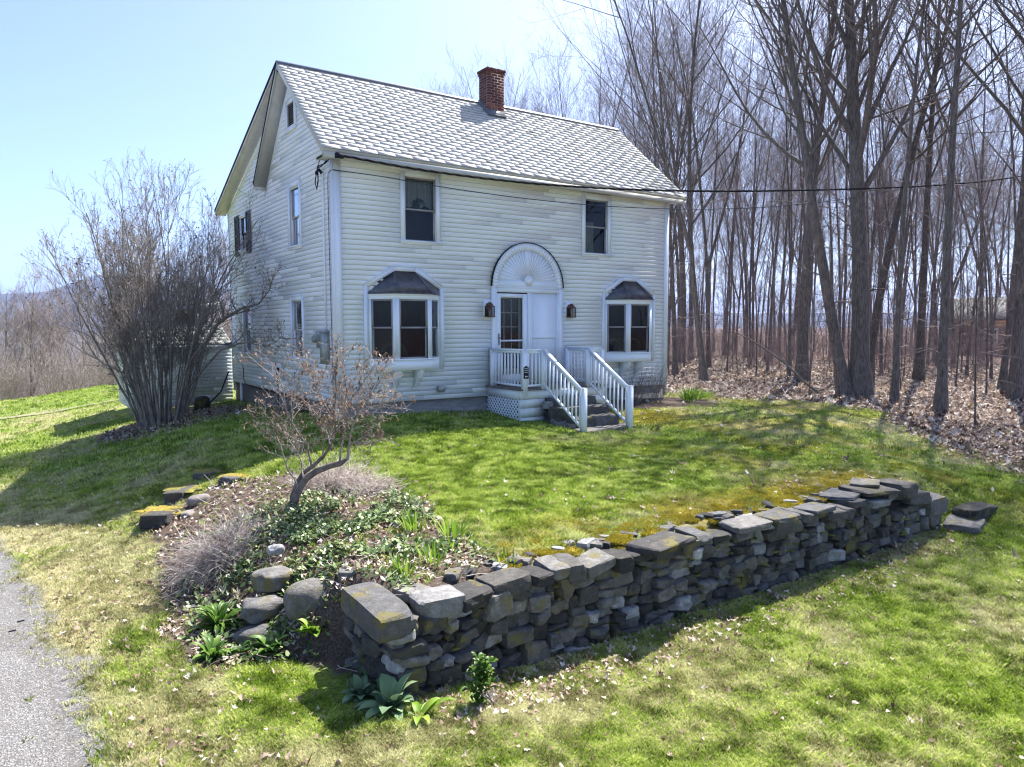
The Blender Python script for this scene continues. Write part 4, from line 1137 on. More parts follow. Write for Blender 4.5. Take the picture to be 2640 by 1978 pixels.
rail_run((XA, -.05, ZD), (XA, YP+.05, ZD), 10); rail_run((XB, -.05, ZD), (XB, YP+.05, ZD), 10)
rail_run((XA+.05, YP, ZD), (SL-.05, YP, ZD), 4); rail_run((SR_+.05, YP, ZD), (XB-.05, YP, ZD), 4)
YL, DZ = -2.93, -.86
for sx in (SL, SR_):
    rail_run((sx, YP-.05, ZD-.0), (sx, YL+.05, ZD+DZ), 10)
    zb_ = G(sx, YL)-.1
    post(sx, YL, zb_, RT+DZ+.03, .115)
# small plaque on the corner post
sg = MB(); sx0 = XA-.075; yS = YP-.062
SB = Basis((XA, yS, 0), (1, 0, 0), (0, -1, 0))
sg.prism(SB, [(-.068, .50), (.068, .50), (.068, .755), (.04, .765), (.02, .79), (-.02, .79), (-.04, .765), (-.068, .755)], 0, .014)
sgo = sg.obj('plaque', M['black']); tag(sgo, 'small black plaque with white lettering and arrow on the porch corner post', 'sign')
sw = MB()
for zz in (.735, .69, .645):
    x = -.05
    while x < .045: 
        L = rd.choice((.006, .008, .010)); sw.bx(SB, x, x+L, zz-.010, zz+.010, .0142, .017); x += L+.005
sw.prism(SB, [(-.04, .55), (-.015, .58), (-.015, .56), (.04, .56), (.04, .54), (-.015, .54), (-.015, .52)], .0142, .017)
sw.obj('lettering', M['signwhite'], sgo)

# ------------------------------------------------------------------ stones
def stone_arr(size, rs, n=7, rough=.12, expo=3.5, tilt=.12, taper=0):
    """rounded irregular block, returns verts centred at the origin and quads"""
    g = np.linspace(-1, 1, n); V = []; Q = []; idx = {}
    def vid(p):
        k = tuple(np.round(p, 5))
        if k not in idx: idx[k] = len(V); V.append(p)
        return idx[k]
    for ax in range(3):
        for sgn in (-1, 1):
            for i in range(n-1):
                for j in range(n-1):
                    c = []
                    for a, b in ((g[i], g[j]), (g[i+1], g[j]), (g[i+1], g[j+1]), (g[i], g[j+1])):
                        p = [0, 0, 0]; p[ax] = sgn; p[(ax+1) % 3] = a; p[(ax+2) % 3] = b; c.append(vid(p))
                    Q.append(c if sgn > 0 else c[::-1])
    P = np.array(V, float)
    hard = expo >= 3.3; e = 16 if hard else expo; nr = (np.abs(P)**e).sum(1)**(1/e); P = P/nr[:, None]
    # facets: clip by random planes
    for k in range(rs.integers(11, 17) if hard else 3):
        d = rs.normal(size=3); d /= np.linalg.norm(d); sup = np.abs(d).sum()
        lim = sup*rs.uniform(.70 if expo < 6 else .80, .95) if hard else rs.uniform(.9, 1.05)
        t = P@d-lim; P = P-np.where(t > 0, t, 0)[:, None]*d
    ph = rs.uniform(0, 6.28, (4, 3)); fr = rs.uniform(1.2, 5.0, (4, 3))
    dsp = sum(np.sin(P*fr[k]+ph[k]).prod(1)/(1+k*.5) for k in range(4))
    P = P*(1+rough*.8*dsp[:, None]); q2 = np.sin(P*7.1+ph[0])*np.sin(P[:, [1, 2, 0]]*6.3+ph[1])*np.sin(P[:, [2, 0, 1]]*8.2+ph[2]); P = P+rough*.28*q2
    if hard and taper: P = P*np.c_[1+rs.normal(0, taper)*P[:, 2], np.ones(len(P)), 1+rs.normal(0, taper)*P[:, 0]]
    P = P*np.array(size)/2
    a, b, c = rs.normal(0, tilt, 3)
    Rx = np.array([[1, 0, 0], [0, math.cos(a), -math.sin(a)], [0, math.sin(a), math.cos(a)]])
    Ry = np.array([[math.cos(b), 0, math.sin(b)], [0, 1, 0], [-math.sin(b), 0, math.cos(b)]])
    Rz = np.array([[math.cos(c), -math.sin(c), 0], [math.sin(c), math.cos(c), 0], [0, 0, 1]])
    return P@(Rz@Ry@Rx).T, np.array(Q)
STONE_SM = True
def stones_obj(name, lst, mat, parent=None):
    V, Q = join_arr([(v, q) for v, q, _ in lst]); va = np.concatenate([np.full(len(v), a) for v, q, a in lst])
    return mesh_obj(name, V, Q, mat, parent, smooth=STONE_SM, attrs={'vary': va}, sharp=24)
rs = np.random.default_rng(21)
def placed(size, pos, yaw=0, vary=None, rough=.1, expo=4, tilt=.08, n=7):
    v, q = stone_arr(size, rs, n, rough, expo, tilt)
    c, s = math.cos(yaw), math.sin(yaw)
    v = np.c_[v[:, 0]*c-v[:, 1]*s+pos[0], v[:, 0]*s+v[:, 1]*c+pos[1], v[:, 2]+pos[2]]
    return v, q, (rs.random() if vary is None else vary)

# stone steps at the entrance
steps = empty('stone_steps', (5.1, -2.2, -.6), 'rough fieldstone steps between the white stair rails of the porch', 'steps')
def step(lst, va=None): stones_obj('tread', lst, M['stone'], steps)
step([placed((1.2, .5, .2), (5.1, -1.72, -.05), 0, .5, .03, 9, .01)])
step([placed((.95, .52, .24), (4.85, -1.98, -.26), 0, .35, .04, 8, .02), placed((.6, .5, .25), (5.55, -1.98, -.26), 0, .45, .05, 8, .02)])
step([placed((.62, .5, .26), (4.85, -2.3, -.47), .05, .4, .05, 7, .02), placed((.72, .5, .26), (5.5, -2.3, -.47), -.03, .55, .05, 7, .02)])
step([placed((1.0, .62, .14), (4.95, -2.72, -.64), .05, .62, .03, 9, .01), placed((.7, .6, .14), (5.7, -2.66, -.64), -.1, .5, .03, 9, .01)])
lst = []
for x, y, z, sx, sy, sz in [(4.58, -1.62, -.14, .42, .3, .18), (4.62, -1.7, -.34, .4, .3, .2), (4.55, -1.95, -.36, .32, .4, .2), (4.6, -2.0, -.55, .42, .4, .24), (4.62, -2.35, -.6, .36, .36, .22), (4.58, -1.7, -.58, .4, .3, .24), (5.75, -1.7, -.4, .3, .4, .3)]:
    lst.append(placed((sx, sy, sz), (x, y, z), 0, None, .06, 6))
stones_obj('side_stones', lst, M['stone'], steps)

# ------------------------------------------------------------------ fittings on the house
def lantern(x, label):
    t = empty('wall_lantern', (x, -.02, 1.92), label, 'lantern', 'copper lanterns beside the entrance')
    b = MB(); b.cur = .5; LBs = Basis((x, 0, 0), (1, 0, 0), (0, -1, 0))
    b.bx(LBs, -.11, .11, 1.86, 2.32, .012, .03); b.obj('mounting_board', M['trim'], t)
    b = MB(); b.prism(LBs, [(-.06, 1.93), (.06, 1.93), (.06, 2.2)]+[(.06*math.cos(a), 2.2+.06*math.sin(a)) for a in np.linspace(0, math.pi, 8)][1:-1]+[(-.06, 2.2)], .03, .042); b.obj('backplate', M['copper'], t)
    f = MB(); z0, z1 = 1.93, 2.17; w = .085; y0, y1 = -.05, -.20
    for px in (-w, w):
        for py in (y0, y1): f.box(x+px-.008, x+px+.008, py-.008, py+.008, z0, z1)
    f.box(x-w-.012, x+w+.012, y1-.012, y0+.012, z0-.012, z0+.01); f.box(x-w-.012, x+w+.012, y1-.012, y0+.012, z1, z1+.014)
    f.bar((x, -.17, 2.14), (x, -.03, 2.14), .02, .02)
    f.obj('cage', M['copper'], t)
    r = MB(); n = 10
    pr = [(w+.01, z1+.014), (w*.95, z1+.05), (w*.6, z1+.085), (.02, z1+.11)]
    r.lathe((x, -.125, 0), pr, 12); r.obj('hood', M['copper'], t, True)
    gl_ = MB()
    for (a, b_) in (((x-w, y1), (x+w, y1)), ((x-w, y0), (x-w, y1)), ((x+w, y0), (x+w, y1))):
        gl_.add([(a[0], a[1], z0), (b_[0], b_[1], z0), (b_[0], b_[1], z1), (a[0], a[1], z1)], [(0, 1, 2, 3)])
    gl_.obj('lamp_pane', M['glass'], t)
    c = MB(); c.lathe((x, -.125, z0), [(.018, 0), (.018, .10), (.01, .14)], 8); c.obj('candle_bulb', M['lampglass'], t)
lantern(3.83, 'copper wall lantern between bay window and the storm door')
lantern(6.35, 'copper wall lantern between door side panel and the far bay window')

mt = empty('electric_meter', (0, .6, 1.3), 'grey electric meter and tall service box on the gable clapboards', 'electric meter')
mb = MB(); mb.bx(GB, .33, .62, .88, 1.58, .02, .14); mb.bx(GB, .30, .65, 1.58, 1.60, .02, .16); mb.obj('service_box', M['steel'], mt)
mb = MB(); mb.bx(GB, .70, .98, 1.22, 1.60, .02, .09); mb.obj('meter_base', M['steel'], mt)
def xlathe(prof, y, z, mat, name):
    v = []; f = []; k = 18
    for r, x in prof:
        for i in range(k): a = 2*math.pi*i/k; v.append((-x, y+r*math.cos(a), z+r*math.sin(a)))
    for j in range(len(prof)-1):
        for i in range(k): f.append((j*k+i, j*k+(i+1) % k, (j+1)*k+(i+1) % k, (j+1)*k+i))
    f.append(tuple(range((len(prof)-1)*k, len(prof)*k)))
    b = MB(); b.add(v, f); return b.obj(name, mat, mt, True)
xlathe([(.10, .09), (.10, .12), (.085, .13), (.085, .20), (.07, .225)], .84, 1.42, M['meterglass'], 'meter_dial')
mb = MB(); mb.tube([(-.05, .46, 1.6), (-.05, .46, 3.2), (-.05, .46, 4.95), (-.07, .46, 5.03)], .022, 8); mb.obj('conduit', M['trim'], mt)
mb = MB(); mb.tube([(-.07, .46, 4.98), (-.12, .47, 5.06), (-.17, .48, 5.0), (-.18, .48, 4.95)], .035, 8); mb.obj('weatherhead', M['black'], mt)

# ---- cables
pole = empty('utility_pole', (38, -1.5, G(38, -1.5)), 'wooden utility pole at the end of the service cable', 'utility pole')
mb = MB(); mb.tube([(38, -1.5, -1.2), (38, -1.5, 10.6)], [.16, .12], 10); mb.obj('pole', M['bark'], pole)
xs = [0.0, 2.6, 6.08, 8.98, 9.83, 17.87, 29.6]; zs = [5.20, 5.09, 5.17, 5.34, 5.43, 6.26, 7.95]
cf = np.polyfit(xs, zs, 4, w=[4, 1, 1, 1, 1, 1, 1])
def cable_z(t): return np.where(t < 29.6, np.polyval(cf, np.minimum(t, 29.6)), np.polyval(cf, 29.6)+.24*(t-29.6))
T = np.linspace(0.02, 38, 280)
cx_ = T; cy_ = -.47-(T/29.7)*.83; cz_ = cable_z(T)
parts_ = []
for ph in (0, 2.09, 4.19):
    P = np.stack([cx_, cy_+.016*np.cos(T*7+ph), cz_+.016*np.sin(T*7+ph)], 1)
    parts_.append(tube_arr(P, .015, 5))
V, Qd = join_arr(parts_)
o = mesh_obj('service_cable', V, Qd, M['cable']); tag(o, 'thick twisted black service cable crossing the front of the house', 'cable')
loops = MB()
loops.tube([(.02, -.47, 5.2), (-.03, -.25, 5.26), (-.1, -.02, 5.2), (-.15, .25, 5.08), (-.17, .42, 5.08), (-.18, .48, 4.98)], .012, 6)
loops.tube([(.02, -.45, 5.21), (-.06, -.2, 5.24), (-.12, .1, 5.12), (-.16, .38, 5.12), (-.18, .5, 4.96), (-.19, .53, 4.75), (-.17, .49, 4.66), (-.17, .45, 4.75), (-.17, .46, 4.95)], .011, 6)
loops.tube([(-.1, .02, 5.32), (-.14, .3, 5.27), (-.17, .44, 5.1), (-.2, .52, 4.8), (-.18, .47, 4.62), (-.16, .41, 4.8), (-.15, .46, 5.0)], .009, 6)
lo = loops.obj('drip_loop', M['cable'], o)
q = MB(); q.box(-.10, .06, -.50, -.38, 5.14, 5.24); q.obj('clamp', M['black'], o)
xs2 = [0.05, .8, 1.3, 2.0, 6.0, 9.9, 14, 29.6]; 
def wire2(t): return 4.98-.085*t+.0088*t*t-.00005*t**3
T = np.linspace(0.0, 38, 140)
P = np.stack([T, -.04-.25*np.minimum(T, 1)-(T/29.7)*.9, wire2(T)], 1)
a = tube_arr(P, .011, 5)
P2 = np.array([(0.0, -.045, 4.98), (-.05, -.02, 4.97), (-.05, .13, 4.93), (-.05, .16, 4.7), (-.045, .16, 3.0), (-.05, .13, 2.5), (-.045, .12, 1.2), (-.045, .12, .3), (-.045, .12, -.1)])
b_ = tube_arr(P2, .008, 5)
V, Qd = join_arr([a, b_]); o = mesh_obj('telephone_wire', V, Qd, M['lightcable']); tag(o, 'thin telephone wire running down the house corner and off to the right', 'wire')
# garden light on a stake by the gable, and cable along the sill
gb = empty('stake_light', (-.16, 3.72, G(-.2, 3.72)), 'small black stake light standing against the gable wall', 'garden light')
z0 = G(-.2, 3.72)
mb = MB(); mb.tube([(-.16, 3.72, z0), (-.16, 3.72, .46)], .012, 6); mb.obj('stake', M['black'], gb)
mb = MB(); mb.lathe((-.16, 3.72, .45), [(.025, 0), (.035, .04), (.04, .13), (.035, .15), (.06, .16), (.05, .19), (.01, .21)], 12); mb.obj('lamp_head', M['black'], gb)
mb = MB(); pts = [(-.05, 7.6, .55), (-.05, 7.5, .4), (-.05, 7.55, .15), (-.05, 7.3, .0), (-.06, 6.5, -.02), (-.06, 5, -.03), (-.06, 3.5, -.03), (-.06, 2, -.03)]
mb.tube(pts, .012, 6); o = mb.obj('wall_cable', M['cable']); tag(o, 'black cable drooping along the bottom clapboard of the gable', 'cable')
hz = G(-.35, 8.6)
mb = MB(); mb.tube([(-.9, 8.3, hz), (-.5, 8.45, hz+.35), (-.22, 8.6, hz+.95)], .022, 6); o = mb.obj('downpipe', M['black']); tag(o, 'black drain pipe leaning from the ground to the rear corner', 'pipe')

# ------------------------------------------------------------------ dry stone retaining wall
wall = empty('retaining_wall', (1.2, -9.35, -1.7), 'long dry stone retaining wall of mossy grey fieldstones holding up the lawn', 'wall')
rs = np.random.default_rng(33)
pathx = np.array([-3.08, -1.72, -.5, .96, 3.1, 4.9, 5.5, 6.25]); pathy = np.array([-9.47, -9.24, -9.22, -9.24, -9.34, -9.42, -9.46, -9.54])
sl_ = np.r_[0, np.cumsum(np.hypot(np.diff(pathx), np.diff(pathy)))]
LW = sl_[-1]
def front_frame(u):
    x = np.interp(u, sl_, pathx); y = np.interp(u, sl_, pathy)
    x2 = np.interp(u+.05, sl_, pathx) if u < LW-.06 else x+.05; y2 = np.interp(u+.05, sl_, pathy) if u < LW-.06 else y
    a = math.atan2(y2-y, x2-x); return x, y, a
def ztop(u): return -.865 + .03*math.sin(u*1.3) + .05*math.exp(-((u-LW+1.3)/.5)**2) - .16*float(sstep(LW-.75, LW-.45, u))
def cells(u0, u1, v0, v1, out, wmin=.15, depth=0):
    w, h = u1-u0, v1-v0
    big = rs.random() < .10
    if (w < .33 and h < .18 and not (w > .30 and rs.random() < .3)) or (big and w < .40 and h < .34) or w < .10 or h < .05:
        out.append((u0, u1, v0, v1)); return
    if h > .165 and (h*1.7 > w or w < .3):
        t = rs.uniform(.33, .67); m_ = v0+h*t; cells(u0, u1, v0, m_, out); cells(u0, u1, m_, v1, out)
    elif w > .2:
        t = rs.uniform(.3, .7); m_ = u0+w*t; cells(u0, m_, v0, v1, out); cells(m_, u1, v0, v1, out)
    else: out.append((u0, u1, v0, v1))
def face(framef, L, zb, zt, out):
    cs = []; u = 0
    while u < L-.01:
        w = min(rs.uniform(.7, 1.1), L-u); 
        if L-u-w < .25: w = L-u

        cc = []; H = zt(u+w/2)-zb(u+w/2); cells(u, u+w, 0, H, cc)
        for (a, b, c, d) in cc: cs.append((a, b, c, d))
        u += w
    for (a, b, c, d) in cs:
        um = (a+b)/2; x, y, ang = framef(um); w, h = b-a, d-c; z = zb(um)+(c+d)/2
        dep = rs.uniform(.24, .34); pr = rs.uniform(-.06, .06)
        nx_, ny_ = math.sin(ang), -math.cos(ang)          # outward
        p = (x+nx_*(pr-dep/2), y+ny_*(pr-dep/2), z)
        va = rs.choice([rs.uniform(0, .35), rs.uniform(.3, .65), rs.uniform(.6, .8), rs.uniform(.85, 1)], p=[.34, .34, .2, .12])
        v, q = stone_arr((w*1.03, dep, h*1.03), rs, 9, rs.uniform(.05, .13), rs.choice([3.1, 3.8, 5.5, 9], p=[.08, .3, .32, .3]), .09, .13)
        ca, sa = math.cos(ang), math.sin(ang)
        v = np.c_[v[:, 0]*ca-v[:, 1]*sa+p[0], v[:, 0]*sa+v[:, 1]*ca+p[1], v[:, 2]+p[2]]
        out.append((v, q, va))
body = []
zbot = lambda u: G(front_frame(u)[0], front_frame(u)[1]-.15)-.06
face(front_frame, LW, zbot, lambda u: ztop(u)-.10, body)
# near end returns back to the left-rear; far end closes to the right
nx0, ny0 = pathx[0], pathy[0]; ea = math.atan2(-8.35-ny0, -3.12-nx0)+math.pi      # direction from rear to front corner
Le = math.hypot(-8.35-ny0, -3.12-nx0)
def end_frame(u): t = u/Le; return -3.12+(nx0+3.12)*t, -8.35+(ny0+8.35)*t, ea
face(end_frame, Le, lambda u: -1.74, lambda u: -.98, body)
def rend_frame(u): return 6.26, -9.54+u, math.pi/2
face(rend_frame, 1.0, lambda u: -1.65+.2*u, lambda u: -1.12, body)
stones_obj('stonework', body, M['stone'], wall)
core = MB()
for i in range(len(pathx)-1):
    a, b = (pathx[i], pathy[i]), (pathx[i+1], pathy[i+1])
    zc_ = -1.22 if i == len(pathx)-2 else -1.0
    core.hexa([(a[0]+.02, a[1]+.12, -2.2), (b[0]-.02, b[1]+.12, -2.2), (b[0]-.02, b[1]+.62, -2.2), (a[0]+.02, a[1]+.62, -2.2), (a[0]+.02, a[1]+.12, zc_), (b[0]-.02, b[1]+.12, zc_), (b[0]-.02, b[1]+.62, zc_+.02), (a[0]+.02, a[1]+.62, zc_+.02)])
core.hexa([(-2.85, -9.35, -2.2), (-2.4, -9.2, -2.2), (-2.6, -8.3, -2.2), (-2.98, -8.35, -2.2), (-2.85, -9.35, -1.05), (-2.4, -9.2, -1.05), (-2.6, -8.3, -1.05), (-2.98, -8.35, -1.05)])
core.obj('backfill', M['earth'], wall)
# cap stones, each a part
def cap(lst): stones_obj('cap_stone', lst, M['stone'], wall)
cap([placed((.86, .36, .23), (-3.10, -9.06, -.90), ea+math.pi, .45, .03, 8, .02)])
cap([placed((.46, .36, .18), (-2.56, -9.20, -.90), -.02, .84, .03, 8, .03)])
cap([placed((.30, .34, .10), (-2.66, -8.95, -.87), .4, .8, .05, 6, .03)])
u = .68; k = 0
while u < LW-.1:
    w = rs.uniform(.18, .50); w = min(w, LW-u+.05); h = rs.uniform(.09, .22); x, y, a = front_frame(min(u+w/2, LW))
    dp = rs.uniform(.34, .52); zt_ = ztop(u)+rs.uniform(-.03, .05)
    if u > LW-.5: h = .26; zt_ += .04
    va = rs.choice([rs.uniform(.05, .4), rs.uniform(.4, .7), rs.uniform(.8, .95)], p=[.5, .3, .2])
    cap([placed((w*1.05, dp, h), (x+rs.uniform(-.01, .01), y+dp/2-.05+rs.uniform(-.05, .04), zt_-h/2), a+rs.normal(0, .06), va, .06, rs.choice([4, 7, 9]), .05)])
    u += w; k += 1
# flat slabs on top towards the far end, small packing stones behind the caps
for (x, y, z, sx, sy, sz, yw, va) in [(4.3, -9.05, -.80, .62, .5, .06, .3, .5), (4.75, -9.2, -.76, .7, .55, .07, -.2, .3), (4.9, -9.05, -.70, .5, .4, .05, .5, .65), (5.35, -9.3, -.80, .4, .5, .22, .1, .35), (2.6, -9.2, -.84, .7, .4, .07, .1, .45), (1.9, -9.22, -.84, .6, .4, .08, -.1, .6), (.4, -9.2, -.84, .8, .5, .09, .2, .2), (3.3, -9.25, -.83, .5, .4, .07, 0, .5)]:
    cap([placed((sx, sy, sz), (x, y, z), yw, va, .05, 8, .03)])
lst = []
for i in range(70):
    u = rs.uniform(.9, LW-.3); x, y, a = front_frame(u); s = rs.uniform(.06, .17)
    lst.append(placed((s*1.5, s, s*.6), (x, y+rs.uniform(.38, .62), -.86+rs.uniform(-.01, .03)), rs.uniform(0, 3), None, .1, 3.5, .1, 5))
stones_obj('packing_stones', lst, M['stone'], wall)
# moss cushions on the wall head and in the joints
def cushions(lst, name, mat, parent):
    P = []
    for (x, y, z, r, h) in lst:
        n = 9; m_ = 14; vs = []; qs = []
        for j in range(n):
            for i in range(m_):
                a = 2*math.pi*i/m_; t = j/(n-1); rr = r*math.sin(t*math.pi/2)*(1+.25*math.sin(a*3+x*9)+.15*math.sin(a*5+y*7))
                vs.append((x+rr*math.cos(a), y+rr*math.sin(a), z+h*math.cos(t*math.pi/2)*(1+.2*math.sin(a*4+j*2+x*20))-.01))
        for j in range(n-1):
            for i in range(m_): qs.append((j*m_+i, j*m_+(i+1) % m_, (j+1)*m_+(i+1) % m_, (j+1)*m_+i))
        P.append((np.array(vs), np.array(qs)))
    V, Qq = join_arr(P); return mesh_obj(name, V, Qq, mat, parent, smooth=True)
ml = []
for i in range(130):
    u = rs.choice([rs.uniform(1.5, 2.6), rs.uniform(3.0, 4.8), rs.uniform(5.2, 8.2)], p=[.2, .35, .45])
    x, y, a = front_frame(min(u, LW)); yy = y+rs.uniform(.28, .95)
    ml.append((x, yy, max(G(x, yy)-.005, -.92 if yy < y+.5 else -2)+.01, rs.uniform(.04, .11), rs.uniform(.02, .04)))
mo = cushions(ml, 'moss', M['moss'], wall); mo['kind'] = 'stuff'
mm = np.array([(a, b, c, r_q) for a, b, c, r_q, h_ in ml]); rp = rng.integers(0, len(mm), 9000); aa = rng.random(9000)*6.28; qq = np.sqrt(rng.random(9000))*1.25
bxx = mm[rp, 0]+np.cos(aa)*qq*mm[rp, 3]; byy = mm[rp, 1]+np.sin(aa)*qq*mm[rp, 3]
mv, mf, mva, mda, mmo = blades(bxx, byy, mm[rp, 2]+.01, .03, .006, 6, .02, 1.1, .2+.6*rng.random(9000), 0*bxx, 1+0*bxx)
mo = mesh_obj('moss_tufts', mv, mf, M['grass'], wall, attrs=dict(vary=mva, dry=mda, moss=mmo)); mo['kind'] = 'stuff'
ml = []
for i in range(60):
    u = rs.uniform(.1, LW-.2); x, y, a = front_frame(u); zz = rs.uniform(-1.6, -1.0)
    ml.append((x, y+.04, zz, rs.uniform(.03, .07), rs.uniform(.01, .03)))
mo = cushions(ml, 'green_moss', M['mossgreen'], wall); mo['kind'] = 'stuff'

def rock(name, size, pos, yaw, label, va=.5, rough=.07, expo=3, group=None, cat='stone', mat='stone', n=12):
    v, q, a = placed(size, (0, 0, 0), yaw, va, rough, expo, .06, n)
    o = mesh_obj(name, v, q, M[mat], None, smooth=True, attrs={'vary': np.full(len(v), a)}, sharp=28 if expo > 3.2 else None)
    o.location = pos; tag(o, label, cat, group); return o
M['boulder'] = simple('boulder_rock', (.14, .122, .112), (.30, .27, .255), 4, .85, .6, 24)
g = lambda x, y: G(x, y)
BG = 'boulders edging the flower bed'
rock('boulder', (.46, .34, .27), (-3.44, -6.98, -1.15), .2, 'rounded brown boulder uppermost in the pile beside the rosette plant', .60, .10, 3.1, BG, 'boulder', 'stone')
rock('boulder', (.62, .42, .42), (-3.22, -7.70, -1.20), -.25, 'largest egg-shaped boulder nearest the wall end', .66, .07, 2.8, BG, 'boulder', 'stone')
rock('boulder', (.46, .34, .24), (-3.62, -7.22, -1.36), .1, 'purplish boulder in the middle layer below the rounded brown one', .58, .10, 3.2, BG, 'boulder', 'stone')
rock('boulder', (.40, .34, .28), (-3.75, -7.40, -1.60), .3, 'squarish boulder at the bottom of the pile', .48, .10, 3.2, BG, 'boulder', 'stone')
rock('boulder', (.30, .24, .22), (-2.95, -7.95, -1.12), .6, 'small dark stone wedged between big boulder and the wall corner', .3, .08, 4, BG, 'boulder')
rock('boulder', (.34, .26, .2), (-2.85, -7.85, -.98), 1.0, 'angular grey stone above the gap at the wall corner', .6, .08, 6, BG, 'boulder')
rock('boulder', (.2, .14, .12), (-3.30, -6.62, -.92), 0, 'pale small stone on top of the bed edge behind the boulder pile', .95, .05, 3, BG, 'boulder')
rock('stone', (.62, .5, .12), (6.5, -9.78, G(6.5, -9.78)+.04), .3, 'flat lichen-pale slab leaning against the far wall end', .8, .05, 7, None)
rock('stone', (.7, .4, .2), (6.95, -9.72, G(6.95, -9.72)+.05), -.1, 'dark block lying just past the far wall end', .1, .04, 8, None)
rock('stone', (.34, .24, .2), (-2.0, -9.75, -1.85), .4, 'pale stone lying at the wall foot among dead leaves', .95, .07, 3, None)
M['stepmoss'] = simple('step_moss', (.16, .13, .02), (.36, .27, .04), 14, .95, .9, 60)
# mossy stone steps down to the drive
ST = [((.85, .42, .22), (-3.98, -3.10, -1.20), 1.1, 'lowest mossy stone step slab, bright orange moss in sunlight'), ((.8, .36, .22), (-3.55, -2.35, -1.03), 1.0, 'second mossy stone step slab, dark green in shade'), ((.6, .3, .2), (-3.0, -1.75, -.90), .9, 'third stone step slab half hidden by grass'), ((.5, .28, .18), (-2.75, -2.6, -.86), .5, 'topmost stone step edge beside the flower bed')]
for i, (sz, ps_, yw, lb) in enumerate(ST):
    o = rock('step_slab', sz, ps_, yw, lb, .15+.1*i, .04, 8, 'old stone steps on the bank', 'step')
    t = [(ps_[0]+rs.uniform(-.38, .38)*math.cos(yw)*sz[0]-rs.uniform(-.4, .4)*sz[1]*math.sin(yw), ps_[1]+rs.uniform(-.35, .35)*sz[0]*math.sin(yw)+rs.uniform(-.4, .4)*sz[1]*math.cos(yw), ps_[2]+sz[2]*.47, rs.uniform(.06, .12), .022) for _ in range(26)]
    cushions(t, 'moss', M['stepmoss' if i in (0, 3) else 'mossgreen'], o)
rock('stone', (.36, .24, .18), (-3.45, -3.10, -1.0), .2, 'rounded pale grey stone at the top corner of the flower bed', .9, .04, 2.6, None, 'stone', 'boulder')
rock('stone', (.26, .18, .12), (-3.66, -3.45, -1.12), .8, 'small grey stone below the rounded pale one', .6, .05, 3, None, 'stone', 'boulder')
rock('stone', (.42, .36, .46), (-1.2, 7.7, G(-1.2, 7.7)+.15), .4, 'dark boulder standing in front of the lean-to wing', .0, .08, 3.2, None)

# ------------------------------------------------------------------ woody plants: branching generator
tr_ = np.random.default_rng(77)
def unit(a): return a/(np.linalg.norm(a, axis=-1, keepdims=True)+1e-9)
def grow(P0, D, L, r0, N, up, wig, rend=.35, rg=None):
    """vectorised crooked branches"""
    rg = rg or tr_; B = len(P0); P = np.empty((B, N, 3)); P[:, 0] = P0; d = unit(D).copy(); st = (L/(N-1))[:, None]
    drift = rg.normal(size=(B, 3))*wig
    for i in range(1, N):
        d = unit(d+np.array([0, 0, 1.])*up/(N-1)+(rg.normal(size=(B, 3))*wig+drift*.5)/math.sqrt(N-1))
        P[:, i] = P[:, i-1]+d*st
    t = np.linspace(0, 1, N)[None]; r = r0[:, None]*(1-(1-rend)*t)
    return P, r
def sprout(P, r, n, t0, t1, ang0, ang1, lfun, rr, rmin, rg=None, bias=None, tpow=1.0):
    """n children on every parent"""
    rg = rg or tr_; B, N, _ = P.shape
    t = t0+(t1-t0)*((np.arange(n)[None]+rg.random((B, n)))/n)**tpow
    x = t*(N-1); i = np.minimum(x.astype(int), N-2); f = (x-i)[..., None]; b = np.arange(B)[:, None]
    S = P[b, i]*(1-f)+P[b, i+1]*f; T = unit(P[b, i+1]-P[b, i]); pr = r[b, i]*(1-f[..., 0])+r[b, i+1]*f[..., 0]
    az = rg.random((B, 1))*6.28+np.arange(n)[None]*2.4+rg.normal(size=(B, n))*.5
    ref = np.where(np.abs(T[..., 2:3]) > .9, np.array([1., 0, 0]), np.array([0, 0, 1.]))
    A = unit(np.cross(T, ref)); C = np.cross(T, A)
    an = np.radians(ang0+(ang1-ang0)*rg.random((B, n)))[..., None]
    D = T*np.cos(an)+(A*np.cos(az)[..., None]+C*np.sin(az)[..., None])*np.sin(an)
    if bias is not None: D = unit(D+bias)
    Lp = np.linalg.norm(P[:, 1:]-P[:, :-1], axis=2).sum(1)[:, None]
    L = lfun(t, Lp)*(.7+.6*rg.random((B, n)))
    R_ = np.maximum(pr*rr*(.8+.4*rg.random((B, n))), rmin)
    return S.reshape(-1, 3), D.reshape(-1, 3), L.reshape(-1), R_.reshape(-1)

